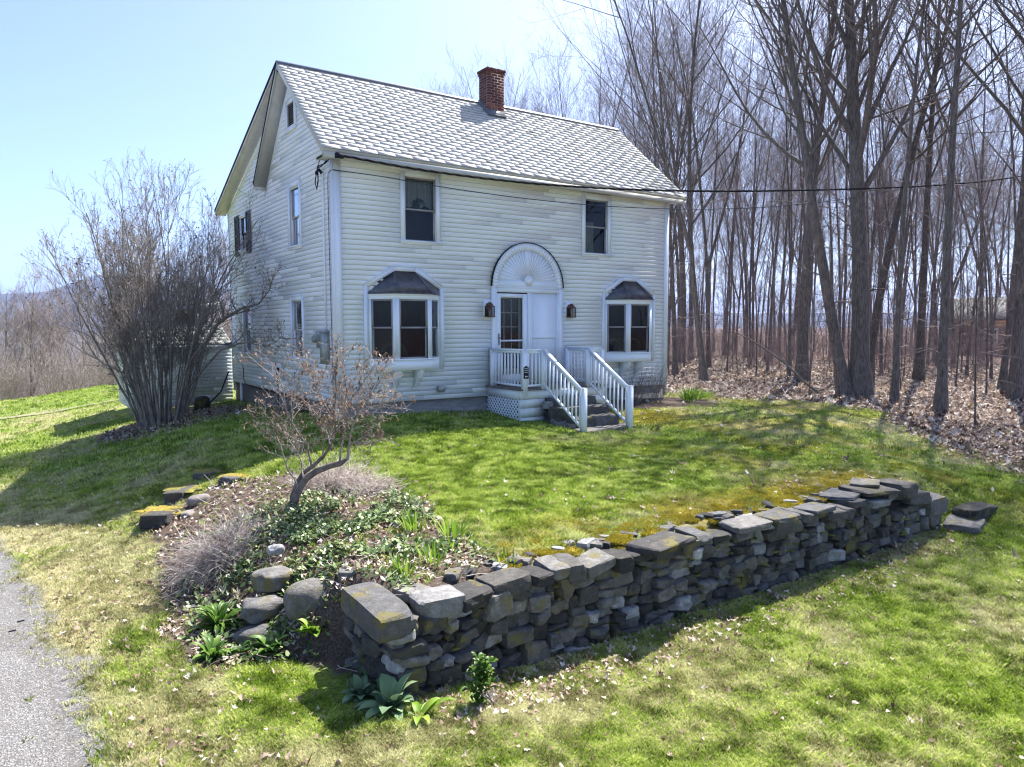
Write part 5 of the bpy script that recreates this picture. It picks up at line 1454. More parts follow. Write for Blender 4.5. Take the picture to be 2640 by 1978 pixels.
def forest_tree(seed, H, r0, t0, lean=(0, 0), nl=20, spread=.30, low=0, twig=(6, 5, 3), rmin=.0030, fork=False, wig=.05, broom=1.0, lr=.36):
    rg = np.random.default_rng(seed)
    P, r = grow(np.array([[0, 0, -.3]]), np.array([[lean[0], lean[1], 1.]]), np.array([H]), np.array([r0]), 16, .12, wig, .10, rg)
    # root flare
    r *= .80; r[:, 0] *= 1.75; r[:, 1] *= 1.05
    trunks = [(P, r, 10)]
    if fork:
        S, D, L, R_ = sprout(P, r, 1, .25, .38, 12, 20, lambda t, Lp: Lp*(1-t)*.95, .8, .05, rg)
        P2, r2 = grow(S, D, L, R_, 12, .25, wig, .12, rg); trunks.append((P2, r2, 8)); 
    Tm = join_arr([tubes(*t) for t in trunks])
    out = []; tw = []
    for (P, r, k) in trunks:
        n = nl if P is trunks[0][0] else nl*2//3
        f = lambda t, Lp: H*spread*(1.12-.75*t)*broom
        S, D, L, R_ = sprout(P, r, n, t0 if P is trunks[0][0] else .2, .97, 22, 52, f, lr, .010, rg)
        A, ra = grow(S, D, L, R_, 8, .55, .13, .22, rg); out.append(tubes(A, ra, 5))
        S, D, L, R_ = sprout(A, ra, twig[0], .15, 1, 22, 50, lambda t, Lp: Lp*(.62-.3*t), .45, .006, rg)
        B_, rb = grow(S, D, L, R_, 6, .45, .16, .4, rg); out.append(tubes(B_, rb, 4))
        S, D, L, R_ = sprout(B_, rb, twig[1], .15, 1, 22, 50, lambda t, Lp: Lp*(.60-.28*t), .6, rmin, rg)
        C_, rc = grow(S, D, L, R_, 4, .4, .16, .55, rg); tw.append(tubes(C_, rc, 3))
        if twig[2]:
            S, D, L, R_ = sprout(C_, rc, twig[2], .2, 1, 22, 48, lambda t, Lp: Lp*(.65-.25*t), .75, rmin*.9, rg)
            E_, re = grow(S, D, L, R_, 3, .3, .12, .6, rg); tw.append(tubes(E_, re, 3))
    if low:   # thin dead side branches low on the stem
        P, r, k = trunks[0]
        S, D, L, R_ = sprout(P, r, low, .10, t0+.1, 65, 95, lambda t, Lp: .9+2.2*t+0*Lp, .16, .011, rg)
        A, ra = grow(S, D, L, R_, 8, -.05, .28, .3, rg); tw.append(tubes(A, ra, 3))
        S, D, L, R_ = sprout(A, ra, 5, .25, 1, 25, 60, lambda t, Lp: Lp*.42, .6, rmin, rg)
        A, ra = grow(S, D, L, R_, 4, .1, .25, .5, rg); tw.append(tubes(A, ra, 3))
    return Tm, join_arr(out), join_arr(tw)

def tree_obj(name, data, loc, rotz, label, cat='tree', group=None, twigmat='twig', barkmat='bark', scale=1.0):
    e = empty(name, loc, label, cat, group); e.rotation_euler = (0, 0, rotz); e.scale = (scale,)*3
    (tv, tq), (lv, lq), (wv, wq) = data
    mesh_obj('trunk', tv, tq, M[barkmat], e, smooth=True, local=True)
    c = mesh_obj('crown', lv, lq, M[barkmat], e, smooth=True, local=True)
    w = mesh_obj('twigs', wv, wq, M[twigmat], c, smooth=False, local=True)
    return e

# ------------------------------------------------------------------ tall multi-stemmed shrub by the house (lilac habit)
def lilac():
    rg = np.random.default_rng(101)
    bx_, by_ = -2.5, 6.4; bz = G(bx_, by_)
    root = empty('lilac_shrub', (bx_, by_, bz), 'big leafless many-stemmed shrub with seed heads beside the gable wall', 'shrub')
    n = 52
    a = rg.random(n)*6.28; q = np.sqrt(rg.random(n))
    P0 = np.c_[np.cos(a)*q*.56, np.sin(a)*q*.6, np.full(n, -.1)]
    tilt = (.03+.25*q**1.4)[:, None]
    D = np.c_[np.cos(a)[:, None]*tilt*1.1-.01, np.sin(a)[:, None]*tilt, np.ones(n)[:, None]]
    L = 4.5+1.7*rg.random(n)-.6*q+ .5*(np.cos(a+.6) > 0)
    L[:16] *= .6
    r0 = .018+.026*rg.random(n)**1.5; r0[16:22] += .02
    A, ra = grow(P0, D, L, r0, 14, .16, .12, .25, rg)
    mesh_obj('stems', *tubes(A, ra, 6), M['lilacbark'], root, smooth=True, local=True)
    S, D, L2, R_ = sprout(A, ra, 11, .3, 1, 18, 48, lambda t, Lp: Lp*(.40-.26*t), .5, .007, rg)
    B_, rb = grow(S, D, L2, R_, 7, .45, .22, .4, rg)
    S, D, L3, R_ = sprout(B_, rb, 6, .2, 1, 20, 50, lambda t, Lp: Lp*(.5-.2*t), .6, .005, rg)
    C_, rc = grow(S, D, L3, R_, 5, .5, .2, .5, rg)
    S, D, L4, R_ = sprout(C_, rc, 3, .3, 1, 20, 50, lambda t, Lp: Lp*.55, .8, .0042, rg)
    E_, re = grow(S, D, L4, R_, 3, .4, .15, .7, rg)
    br = mesh_obj('branches', *join_arr([tubes(B_, rb, 4), tubes(C_, rc, 3), tubes(E_, re, 3)]), M['twiglilac'], root, local=True)
    # one long arm reaching towards the wall
    T = np.array([[(.45, -.1, 0), (.8, -.35, 1.0), (1.0, -.6, 2.0), (1.35, -.9, 2.7), (1.75, -1.7, 3.05), (1.95, -2.6, 3.15), (1.95, -3.5, 3.45), (1.9, -4.1, 3.8)]], float)
    rT = np.array([[.06, .052, .045, .04, .03, .022, .014, .008]])
    arm2 = np.array([[(.6, -.25, .9), (1.0, -.7, 1.5), (1.3, -1.2, 1.95), (1.6, -2.0, 2.15), (1.75, -3.0, 2.2), (1.8, -3.8, 2.1), (1.8, -4.6, 2.25), (1.8, -5.0, 2.35)]], float)
    rA = np.array([[.045, .035, .03, .022, .017, .012, .009, .006]])
    P_ = np.concatenate([T, arm2]); r_2 = np.concatenate([rT, rA])
    s1 = tubes(P_, r_2, 7)
    S, D, L2, R_ = sprout(P_, r_2, 26, .32, 1, 30, 60, lambda t, Lp: .85-.45*t+0*Lp, .5, .006, rg)
    B2, rb2 = grow(S, D, L2, R_, 6, .6, .25, .4, rg)
    S, D, L2, R_ = sprout(B2, rb2, 6, .2, 1, 25, 55, lambda t, Lp: Lp*.5, .6, .0045, rg)
    C2, rc2 = grow(S, D, L2, R_, 4, .5, .25, .6, rg)
    mesh_obj('arm', *join_arr([s1, tubes(B2, rb2, 4), tubes(C2, rc2, 3)]), M['lilacbark'], root, local=True)
    # dry seed heads / swelling buds at the tips
    tips = np.concatenate([E_[:, -1][rg.random(len(E_)) < .35], C_[:, -1][rg.random(len(C_)) < .6], C2[:, -1], B2[:, -1]])
    V, F, va = blobs(tips, .022, rg); mesh_obj('buds', V, F, M['bud'], root, attrs={'vary': va}, local=True)
def blobs(P, s, rg, k=3):
    n = len(P)*k; c = np.repeat(P, k, 0)+rg.normal(size=(n, 3))*s*.9
    q = rg.normal(size=(n, 3, 3))*s*(.35+.5*rg.random((n, 1, 1)))
    V = (c[:, None]+q).reshape(-1, 3); F = np.arange(n*3).reshape(n, 3)
    return V, F, np.repeat(rg.random(n), 3)
M['twiglilac'] = simple('lilac_twigs', (.17, .145, .125), (.38, .335, .30), 1.2, .9)
M['bud'] = leafmat('seed_heads', [(0, (.06, .04, .035)), (.6, (.16, .11, .09)), (1, (.30, .24, .17))], .1)
lilac()

# ------------------------------------------------------------------ small crooked ornamental tree in the bed
M['palebark'] = simple('lichened_bark', (.08, .06, .05), (.25, .205, .18), 9, .9, .6, 40)
M['paletwig'] = simple('pale_twigs', (.13, .11, .095), (.40, .355, .32), 3, .85)
M['curlleaf'] = leafmat('curled_brown_leaves', [(0, (.09, .045, .03)), (.45, (.21, .115, .075)), (.8, (.34, .22, .155)), (1, (.56, .47, .39))], .3)
def crooked():
    rg = np.random.default_rng(55)
    bx_, by_ = -2.63, -5.08; bz = G(bx_, by_)
    root = empty('ornamental_tree', (bx_, by_, bz), 'small leaning crooked tree with pale twigs and curled brown leaves in the flower bed', 'tree'); root.scale = (.94, .94, .94)
    # in the picture plane: right = (cos yaw, -sin yaw)
    rt = np.array([math.cos(YAW), -math.sin(YAW), 0]); fw = np.array([math.sin(YAW), math.cos(YAW), 0]); Z = np.array([0, 0, 1.])
    def W(r, z, f=0): return rt*r+Z*z+fw*f
    T1 = [W(0, -.1), W(.06, .12), W(.12, .28, .02), W(.22, .43, .04), W(.38, .54, .05), W(.58, .62, .04), W(.74, .66, .03), W(.86, .74, .02)]
    T2 = [W(-.02, -.1, .06), W(.01, .15, .07), W(.07, .35, .08), W(.16, .5, .1), W(.3, .60, .12), W(.46, .74, .12), W(.56, .88, .12), W(.62, 1.0, .12)]
    P = np.array([T1, T2]); r = np.array([[.075, .062, .055, .05, .046, .043, .042, .02], [.05, .042, .036, .032, .03, .026, .02, .012]])
    mesh_obj('trunk', *tubes(P, r, 9), M['palebark'], root, smooth=True, local=True)
    L1 = []; R1 = []
    def limb(pts, r0, r1): 
        q = np.array(pts); t = np.linspace(0, 1, len(q)); tt = np.linspace(0, 1, 9)
        L1.append(np.stack([np.interp(tt, t, q[:, i]) for i in range(3)], 1)+rg.normal(size=(9, 3))*.008); R1.append(np.linspace(r0, r1, 9))
    limb([W(.84, .72), W(.86, .92), W(1.0, 1.0, -.1), W(1.25, 1.0, -.2), W(1.45, 1.05, -.2)], .022, .006)
    limb([W(.62, 1.0, .12), W(.62, 1.3, .1), W(.42, 1.7, .1), W(.30, 2.1, .1)], .018, .006)
    limb([W(.62, 1.0, .12), W(.75, 1.35, .2), W(.95, 1.75, .3), W(1.25, 2.1, .3)], .018, .006)
    limb([W(.3, .6, .12), W(.25, .95, 0), W(.05, 1.3, -.1), W(-.05, 1.75, -.1), W(-.15, 2.15, -.1)], .018, .006)
    limb([W(.12, .3), W(.0, .6, -.1), W(-.1, .95, -.1), W(-.18, 1.25, -.2), W(-.3, 1.45, -.3)], .014, .005)
    limb([W(.74, .66), W(.78, 1.05, .05), W(.86, 1.35, 0), W(1.2, 1.5, -.1), W(1.5, 1.55, -.1)], .018, .006)
    limb([W(.56, .88, .12), W(.5, 1.1, .3), W(.3, 1.3, .5), W(.1, 1.5, .6)], .014, .005)
    limb([W(.46, .74, .12), W(.55, 1.0, -.2), W(.7, 1.2, -.4), W(1.0, 1.35, -.5)], .014, .005)
    limb([W(.86, .92), W(.9, 1.2, .2), W(1.1, 1.6, .4), W(1.35, 1.95, .5)], .014, .005)
    limb([W(.2, .45), W(.1, .7, .2), W(-.05, .85, .4), W(-.2, 1.0, .5)], .013, .005)
    limb([W(.62, 1.3, .1), W(.7, 1.7, 0), W(.72, 2.05, -.1), W(.8, 2.3, -.1)], .014, .005)
    A = np.array(L1); ra = np.array(R1)
    S, D, L, R_ = sprout(A, ra, 11, .22, 1, 25, 60, lambda t, Lp: Lp*(.42-.14*t), .6, .0045, rg)
    B_, rb = grow(S, D, L, R_, 6, .45, .35, .5, rg)
    S, D, L, R_ = sprout(B_, rb, 6, .15, 1, 30, 65, lambda t, Lp: Lp*(.5-.15*t), .7, .0034, rg)
    C_, rc = grow(S, D, L, R_, 5, .35, .38, .6, rg)
    S, D, L, R_ = sprout(C_, rc, 3, .3, 1, 25, 60, lambda t, Lp: Lp*.5, .8, .0028, rg)
    E_, re = grow(S, D, L, R_, 3, .3, .3, .7, rg)
    mesh_obj('branches', *join_arr([tubes(A, ra, 6), tubes(B_, rb, 4), tubes(C_, rc, 3), tubes(E_, re, 3)]), M['paletwig'], root, local=True)
    tips = np.concatenate([E_[:, -1], E_[:, 1][rg.random(len(E_)) < .3]])
    cl = fbm(tips[:, 0]*1.0+tips[:, 1], tips[:, 2], .35, 3, 12)
    tips = tips[(cl > .47) | (rg.random(len(tips)) < .2)]
    tips = tips[rg.random(len(tips)) < .85]
    n = len(tips)
    V, F, va = leaves(tips[:, 0], tips[:, 1], tips[:, 2], .024, 2.2)
    mesh_obj('curled_leaves', V, F, M['curlleaf'], root, attrs={'vary': va}, local=True)
crooked()

# ------------------------------------------------------------------ herbaceous plants
def strap_leaves(n, L, W, el0, el1, curl, rg, seg=6, fold=.25, spread=.03, az=None):
    """rosette of curved blades -> verts, quads, vary"""
    Vs = []; Qs = []; va = []
    for i in range(n):
        a = (az if az is not None else rg.random()*6.28)+rg.normal()*.3 if az is not None else i*2.4+rg.normal()*.3
        l = L*(.6+.6*rg.random()); w = W*(.75+.5*rg.random()); e = math.radians(rg.uniform(el0, el1)); d = np.array([math.cos(a), math.sin(a)])
        p = np.array([d[0]*spread*rg.random(), d[1]*spread*rg.random(), 0.]); sd = np.array([-d[1], d[0], 0]); b = len(Vs)*0
        base = sum(len(v) for v in Vs); vs = []
        for k in range(seg+1):
            t = k/seg; ww = w*math.sin(math.pi*min(1, t*.86+.12))**.8*(1 if k < seg else .1)
            up = np.array([0, 0, 1.])*ww*fold
            vs += [p-sd*ww/2+up, p+0*sd, p+sd*ww/2+up]
            e2 = e-curl*t*t*1.6; p = p+np.array([d[0]*math.cos(e2), d[1]*math.cos(e2), math.sin(e2)])*l/seg
        Vs.append(np.array(vs)); v = rg.random(); va += [v]*len(vs)
        for k in range(seg):
            for j in range(2): q = base+k*3+j; Qs.append((q, q+1, q+4, q+3))
    return np.concatenate(Vs), np.array(Qs), va
M['hosta'] = leafmat('glossy_green_leaves', [(0, (.035, .09, .012)), (.5, (.08, .17, .02)), (1, (.17, .28, .05))], .3, .42)
M['mullein'] = leafmat('woolly_leaves', [(0, (.10, .17, .09)), (.6, (.17, .26, .13)), (1, (.26, .36, .17))], .2, .8)
M['lime'] = leafmat('young_shoots', [(0, (.10, .20, .02)), (.5, (.20, .34, .035)), (1, (.36, .48, .08))], .35, .5)
M['ivy'] = leafmat('ground_cover_leaves', [(0, (.04, .08, .025)), (.4, (.10, .17, .05)), (.75, (.22, .29, .11)), (1, (.46, .50, .28))], .2, .4)
M['straw'] = leafmat('dry_stems', [(0, (.30, .23, .20)), (.4, (.62, .54, .50)), (1, (.88, .83, .79))], .3, .8)
def plant(name, x, y, label, mat, args, seed, group=None, cat='plant', z=None, lift=0.0, part='leaves', extra=None):
    rg = np.random.default_rng(seed)
    z = G(x, y) if z is None else z
    V, Qd, va = strap_leaves(rg=rg, **args)
    o = mesh_obj(name, V, Qd, M[mat], smooth=True, attrs={'vary': va}, local=True)
    o.location = (x, y, z+lift); return tag(o, label, cat, group)
HG = 'green perennials round the flower bed'
plant('rosette_plant', -4.0, -6.85, 'large strap-leaved green clump left of the boulder pile', 'hosta', dict(n=64, L=.34, W=.055, el0=20, el1=80, curl=1.0), 1, HG)
plant('rosette_plant', -4.22, -7.55, 'dark green leafy rosette on the lawn edge below the boulders', 'hosta', dict(n=44, L=.26, W=.06, el0=10, el1=70, curl=.9), 2, HG)
plant('rosette_plant', -3.72, -7.85, 'broad bright rosette between the dark rosette and the wall end', 'hosta', dict(n=30, L=.24, W=.08, el0=15, el1=65, curl=.8), 3, HG)
plant('rosette_plant', -3.35, -8.05, 'lighter green rosette nearest the big boulder and the wall', 'lime', dict(n=18, L=.20, W=.085, el0=20, el1=65, curl=.8), 4, HG)
plant('rosette_plant', -3.98, -7.6, 'low leafy tuft between two rosettes on the lawn edge', 'hosta', dict(n=30, L=.15, W=.05, el0=10, el1=60, curl=.9), 5, HG)
plant('mullein', -3.18, -9.52, 'large woolly grey-green rosette in the shade at the wall corner foot', 'mullein', dict(n=26, L=.30, W=.12, el0=10, el1=75, curl=.8, fold=.15), 6)
plant('mullein', -3.30, -9.12, 'round-leaved grey-green plant in the shade behind the woolly rosette', 'mullein', dict(n=34, L=.17, W=.085, el0=15, el1=75, curl=.9, fold=.1), 7, None, z=-1.62)
plant('mullein', -3.05, -9.78, 'bright yellow-green leaning leaves in front of the woolly rosette', 'lime', dict(n=9, L=.30, W=.075, el0=15, el1=55, curl=.9), 8)
def celandine():
    rg = np.random.default_rng(9); x0, y0, z0 = -2.48, -9.78, -1.42; Vs = []; Qs = []; va = []; off = 0
    root = empty('climbing_weed', (x0, y0, G(x0, y0-.1)), 'bright lobed green weed growing up the wall face over a dry root', 'plant')
    for i in range(36):
        c = np.array((x0+rg.normal()*.055, y0-.02-abs(rg.normal())*.04, z0+rg.normal()*.11)); V, Qd, v = strap_leaves(5, .07, .045, 0, 70, .8, rg, 4)
        Vs.append(V+c); Qs.append(Qd+off); off += len(V); va += v
    mesh_obj('leaves', np.concatenate(Vs), np.concatenate(Qs), M['hosta'], root, smooth=True, attrs={'vary': va})
    n = 34; P0 = np.c_[x0+.08+rg.normal(size=n)*.04, y0-.02+rg.normal(size=n)*.02, np.full(n, z0-.12)]
    A, ra = grow(P0, np.c_[.25+rg.normal(size=n)*.3, -.25+rg.normal(size=n)*.15, -np.ones(n)], np.full(n, .32), np.full(n, .004), 6, -.3, .25, .4, rg)
    mesh_obj('dry_stems', *tubes(A, ra, 3), M['straw'], root, attrs={'vary': rg.random(n*18)})
celandine()
SG = 'clumps of young lily shoots in the bed'
for i, (x, y, n, L, lb) in enumerate([(-1.80, -7.20, 34, .26, 'upright green shoot clump at the lawn edge left of the tallest clump'), (-1.55, -7.72, 26, .30, 'tallest upright shoot clump at the right-hand tip of the bed'), (-2.55, -8.45, 40, .20, 'wide lime green shoot clump just behind the wall corner'), (-2.15, -8.35, 20, .24, 'narrow lime shoot clump right of the wide one'), (-2.05, -7.75, 14, .16, 'small lime tuft in the middle of the bed'), (-2.6, -7.45, 12, .14, 'tiny lime tuft among the ground cover'), (-1.45, -8.75, 16, .16, 'light green sprouts beside the wall top stones'), (-2.95, -8.35, 10, .17, 'pale flat-leaved sprout behind the big boulder'), (-1.75, -8.0, 18, .15, 'bushy yellow-green tuft below the tallest clump')]):
    plant('lily_shoots', x, y, lb, 'lime', dict(n=n, L=L, W=.024 if i < 2 else .02, el0=50, el1=88, curl=.35, spread=.16), 20+i, SG)
plant('daylily', 10.35, -.55, 'bright green daylily clump by the far house corner', 'lime', dict(n=70, L=.48, W=.03, el0=40, el1=85, curl=.7, spread=.2), 41, 'daylilies by the far corner')
plant('daylily', 11.1, -.2, 'second daylily clump, farther right of the house corner', 'lime', dict(n=60, L=.4, W=.03, el0=40, el1=85, curl=.7, spread=.25), 42, 'daylilies by the far corner')
plant('daylily', 11.9, .2, 'low daylily patch at the edge of the leaf litter', 'lime', dict(n=60, L=.3, W=.03, el0=30, el1=85, curl=.7, spread=.4), 43, 'daylilies by the far corner')
# bare twiggy shrubs under the far bay window
def twiggy(x, y, h, n, label, seed, spread=.5, mat='twig', r=.006, group=None, name='bare_shrub', up=.5):
    rg = np.random.default_rng(seed); z = G(x, y)
    a = rg.random(n)*6.28; q = rg.random(n)
    P0 = np.c_[np.cos(a)*q*.12, np.sin(a)*q*.12, np.full(n, -.03)]; t = spread*(.3+q)
    A, ra = grow(P0, np.c_[np.cos(a)*t, np.sin(a)*t, np.ones(n)], h*(.6+.5*rg.random(n)), np.full(n, r), 7, up, .25, .5, rg)
    S, D, L, R_ = sprout(A, ra, 6, .25, 1, 25, 60, lambda t, Lp: Lp*.4, .7, r*.55, rg)
    B_, rb = grow(S, D, L, R_, 5, .4, .25, .6, rg)
    V, Qd = join_arr([tubes(A, ra, 4), tubes(B_, rb, 3)])
    o = mesh_obj(name, V, Qd, M[mat], local=True); o.location = (x, y, z); return tag(o, label, 'shrub', group)
twiggy(8.1, -.65, .8, 30, 'bare brown shrub under the far bay window', 61, .7, group='bare shrubs along the foundation')
twiggy(9.0, -.6, .95, 30, 'bare greenish shrub at the right of the far bay window', 62, .6, group='bare shrubs along the foundation')
twiggy(-.45, 2.2, .45, 26, 'low dark bare shrub in the shade against the gable foundation', 63, 1.0, group='bare shrubs along the foundation')
# mounds of dry grey twigs (last year's lavender / grass)
def mound(x, y, R_, h, n, label, seed, L=.5, lean=(0, 0)):
    rg = np.random.default_rng(seed); z = G(x, y)
    a = rg.random(n)*6.28; q = np.sqrt(rg.random(n))*R_
    P0 = np.c_[np.cos(a)*q*.75, np.sin(a)*q*.75, h*(1-(q/R_)**2)*.35-.05+ground(x+np.cos(a)*q*.75, y+np.sin(a)*q*.75)-z]
    D = np.c_[np.cos(a+rg.normal(size=n)*1.1)*(.9+.7*q/R_)+lean[0], np.sin(a+rg.normal(size=n)*1.1)*(.9+.7*q/R_)+lean[1], .25+.75*rg.random(n)]
    A, ra = grow(P0, D, L*(.5+.7*rg.random(n)), np.full(n, .0036), 7, -.9, .5, .5, rg)
    o = mesh_obj('dry_mound', *tubes(A, ra, 3), M['straw'], attrs={'vary': np.repeat(rg.random(n)**1.2, 21)}, local=True)
    o.location = (x, y, z); return tag(o, label, 'shrub', 'dry grey mounds in the flower bed')
mound(-3.62, -5.35, .62, .36, 1500, 'big sprawling mound of dry grey stems left of the crooked tree', 71, .5, (-.3, -.4))
mound(-1.75, -4.35, .55, .42, 1500, 'arching dry grass mound behind the crooked tree', 72, .55, (.3, -.1))
mound(-1.45, -5.0, .40, .3, 800, 'smaller flattened dry grass mound at the right-hand bed edge', 73, .4, (.3, -.1))
# ground cover (stuff)
def cover():
    rg = np.random.default_rng(5)
    n = 30000; x = rg.uniform(-4.5, -1.1, n); y = rg.uniform(-9.1, -4.2, n)
    d = np.exp(-(((x+2.45)/1.25)**2+((y+6.7)/1.6)**2)*1.0)*1.5
    k = (inpoly(x, y, BED))&(rg.random(n) < d*sstep(.40, .62, fbm(x, y, .4, 3, 50))*.75)
    x, y = x[k], y[k]; n = len(x)
    z = ground(x, y)+.03+.09*rg.random(n)*fbm(x, y, .3, 2, 8)*1.6
    s = .020+.016*rg.random(n); a = rg.random(n)*6.28; tl = rg.normal(size=(n, 2))*.5
    base = np.array([(-1, 0), (-.3, -.6), (.6, -.45), (1.2, 0), (.6, .45), (-.3, .6)])
    X = base[None, :, 0]*np.cos(a)[:, None]-base[None, :, 1]*np.sin(a)[:, None]; Y = base[None, :, 0]*np.sin(a)[:, None]+base[None, :, 1]*np.cos(a)[:, None]
    V = np.stack([x[:, None]+X*s[:, None], y[:, None]+Y*s[:, None], z[:, None]+(X*tl[:, :1]+Y*tl[:, 1:])*s[:, None]], -1).reshape(-1, 3)
    F = np.arange(n*6).reshape(n, 6)
    o = mesh_obj('ground_cover', V, F, M['ivy'], attrs={'vary': np.repeat(rg.random(n), 6)})
    tag(o, 'low dark-leaved evergreen ground cover filling the flower bed', 'ground cover', kind='stuff')
    # dead stalks lying about
    n = 520; x = rg.uniform(-4.5, -1.1, n); y = rg.uniform(-9.1, -2.6, n); k = inpoly(x, y, BED); x, y = x[k], y[k]; n = len(x)
    a = rg.random(n)*6.28
    A, ra = grow(np.c_[x, y, ground(x, y)+.03], np.c_[np.cos(a), np.sin(a), rg.random(n)*.3], .1+.3*rg.random(n), np.full(n, .004), 5, 0, .2, .6, rg)
    o = mesh_obj('dead_stalks', *tubes(A, ra, 3), M['straw'], attrs={'vary': np.repeat(rg.random(n), 15)})
    tag(o, 'dead pale stalks lying in the flower bed', 'stalks', kind='stuff')
cover()

# ------------------------------------------------------------------ the bare wood behind and to the right
PROTO = {}
def proto(kind, **k): PROTO[kind] = forest_tree(**k)
proto('a', seed=1, H=20, r0=.17, t0=.36, nl=20, low=14)
proto('b', seed=2, H=18, r0=.13, t0=.42, nl=18, lean=(.05, .02), low=12, fork=True)
proto('c', seed=3, H=21, r0=.185, t0=.30, nl=22, lean=(-.04, .03), low=10)
proto('d', seed=4, H=18, r0=.085, t0=.45, nl=16, low=12, wig=.08)
proto('e', seed=5, H=19, r0=.125, t0=.38, nl=18, lean=(.03, -.05), low=14, fork=True, wig=.07)
proto('f', seed=6, H=16, r0=.07, t0=.35, nl=16, spread=.24, low=10)
proto('s', seed=7, H=8, r0=.045, t0=.25, nl=12, spread=.24, low=6, twig=(6, 5, 0), wig=.09)
proto('t', seed=8, H=5, r0=.03, t0=.2, nl=10, spread=.3, low=4, twig=(6, 5, 0), wig=.12)
masters = {}
def place(kind, x, y, rot, sc, label, group, name='bare_tree', tw='twig', bk='bark'):
    key = (kind, tw, bk); z = G(x, y)
    if key not in masters:
        o = tree_obj(name, PROTO[kind], (x, y, z), rot, label, 'tree', group, tw, bk, sc); masters[key] = o; return o
    src = masters[key]
    o = copy_tree(src); o.name = name; o.location = (x, y, z); o.rotation_euler = (0, 0, rot); o.scale = (sc*random.uniform(.93, 1.07), sc*random.uniform(.93, 1.07), sc)
    o['label'] = label; o['category'] = 'tree'
    if group: o['group'] = group
    elif 'group' in o: del o['group']
    return o
WG = 'bare trees of the wood'
# individually recognisable trunks along the edge of the lawn
def hero(seed, x, y, H, r0, t0, label, lean=(0, 0), nl=24, spread=.30, low=14, fork=False, wig=.05, bk='bark'):
    d = forest_tree(seed, H, r0, t0, lean, nl, spread, low, (6, 5, 3), .0034, fork, wig, 1.0, .50)
    return tree_obj('bare_tree', d, (x, y, G(x, y)), 0, label, 'tree', WG, 'twig', bk)
hero(31, 18.4, -1.0, 23, .40, .30, 'thickest upright dark trunk of the wood edge, joined at its foot by a left-leaning stem', (0.01, 0), 30, .36, 10)
hero(32, 18.0, -.80, 21, .26, .34, 'big stem leaning left from the foot of the thickest trunk', (-.17, .13), 24, .40, 8, wig=.06)
hero(33, 19.9, -.25, 21, .20, .40, 'rough-barked trunk leaning right just behind the thickest trunk', (.10, -.06), 20, .3, 12, bk='barkdark')
hero(34, 17.8, -2.55, 18, .13, .5, 'slim straight pale trunk rising from the litter right of the thick pair', (0, 0), 16, .26, 18)
hero(35, 16.5, -4.6, 19, .18, .42, 'single trunk nearest the lawn on the right, casting a straight shadow', (.03, -.02), 22, .38, 16)
hero(36, 14.55, -6.4, 6.5, .035, .25, 'spindly sapling in the litter nearest the lower right', (0, 0), 10, .3, 8, wig=.1)
hero(37, 21.0, 3.0, 22, .28, .36, 'thick trunk midway between the house corner and the thick pair', (0, .01), 24, .34, 12)
hero(38, 17.3, 4.9, 19, .17, .33, 'trunk close to the house corner curving out to the left above the roof', (-.10, .08), 22, .42, 12, True, .08)
hero(39, 18.7, 7.8, 18, .14, .35, 'slender trunk partly hidden by the house corner', (-.03, .02), 20, .36, 10, True)
hero(40, 25.9, .8, 21, .22, .4, 'dark trunk with a flared foot behind the leaning rough-barked one', (0, 0), 20, .3, 10, bk='barkdark')
hero(41, 22.0, -4.4, 22, .26, .34, 'stout trunk at the right margin with long arching limbs', (-.02, .02), 26, .42, 14, True)
hero(42, 24.6, -2.9, 19, .15, .4, 'upright trunk between the right margin and the lawn-side trunk', (.02, 0), 18, .3, 12)
hero(43, 16.7, -.2, 6, .035, .25, 'young sapling standing left of the thick pair', (0, 0), 10, .3, 6, wig=.1)
# trees just outside the right of the view whose limbs reach in and shade the lawn
hero(44, 15.5, -10.2, 17, .2, .35, 'tree beyond the right edge whose branches hang over the lawn', (-.08, 0), 22, .42, 4, True)
hero(45, 20.5, -8.5, 18, .2, .35, 'second tree beyond the right edge behind the overhanging one', (-.05, 0), 20, .4, 4)

occupied = [(18.4, -1), (19.9, -.25), (17.8, -2.55), (16.5, -4.6), (21, 3), (17.3, 4.9), (18.7, 7.8), (25.9, .8), (22, -4.4), (24.6, -2.9)]
rnd = random.Random(12)
def inview(x, y, m_=0):
    dx, dy = x-CAM[0], y-CAM[1]; a = math.degrees(math.atan2(dx, dy))-34.23
    return (10.2 if True else 0) < a < 37+m_ or (-12.5 < a <= 10.2 and math.hypot(dx, dy) > 50)
kinds = ['a', 'b', 'c', 'd', 'e', 'f', 'd', 'f', 'd', 'f', 'e']
M['twiggrey'] = simple('valley_twigs', (.25, .205, .19), (.44, .375, .35), 1.2, .9)  # twig colour lightened to imitate haze over the valley
LAB = {0: 'bare tree in the front ranks of the wood behind the litter edge', 1: 'bare tree in the middle of the wood', 2: 'far bare tree at the back of the wood', 3: 'bare treetop showing above the roof of the house'}
cnt = 0; tries = 0
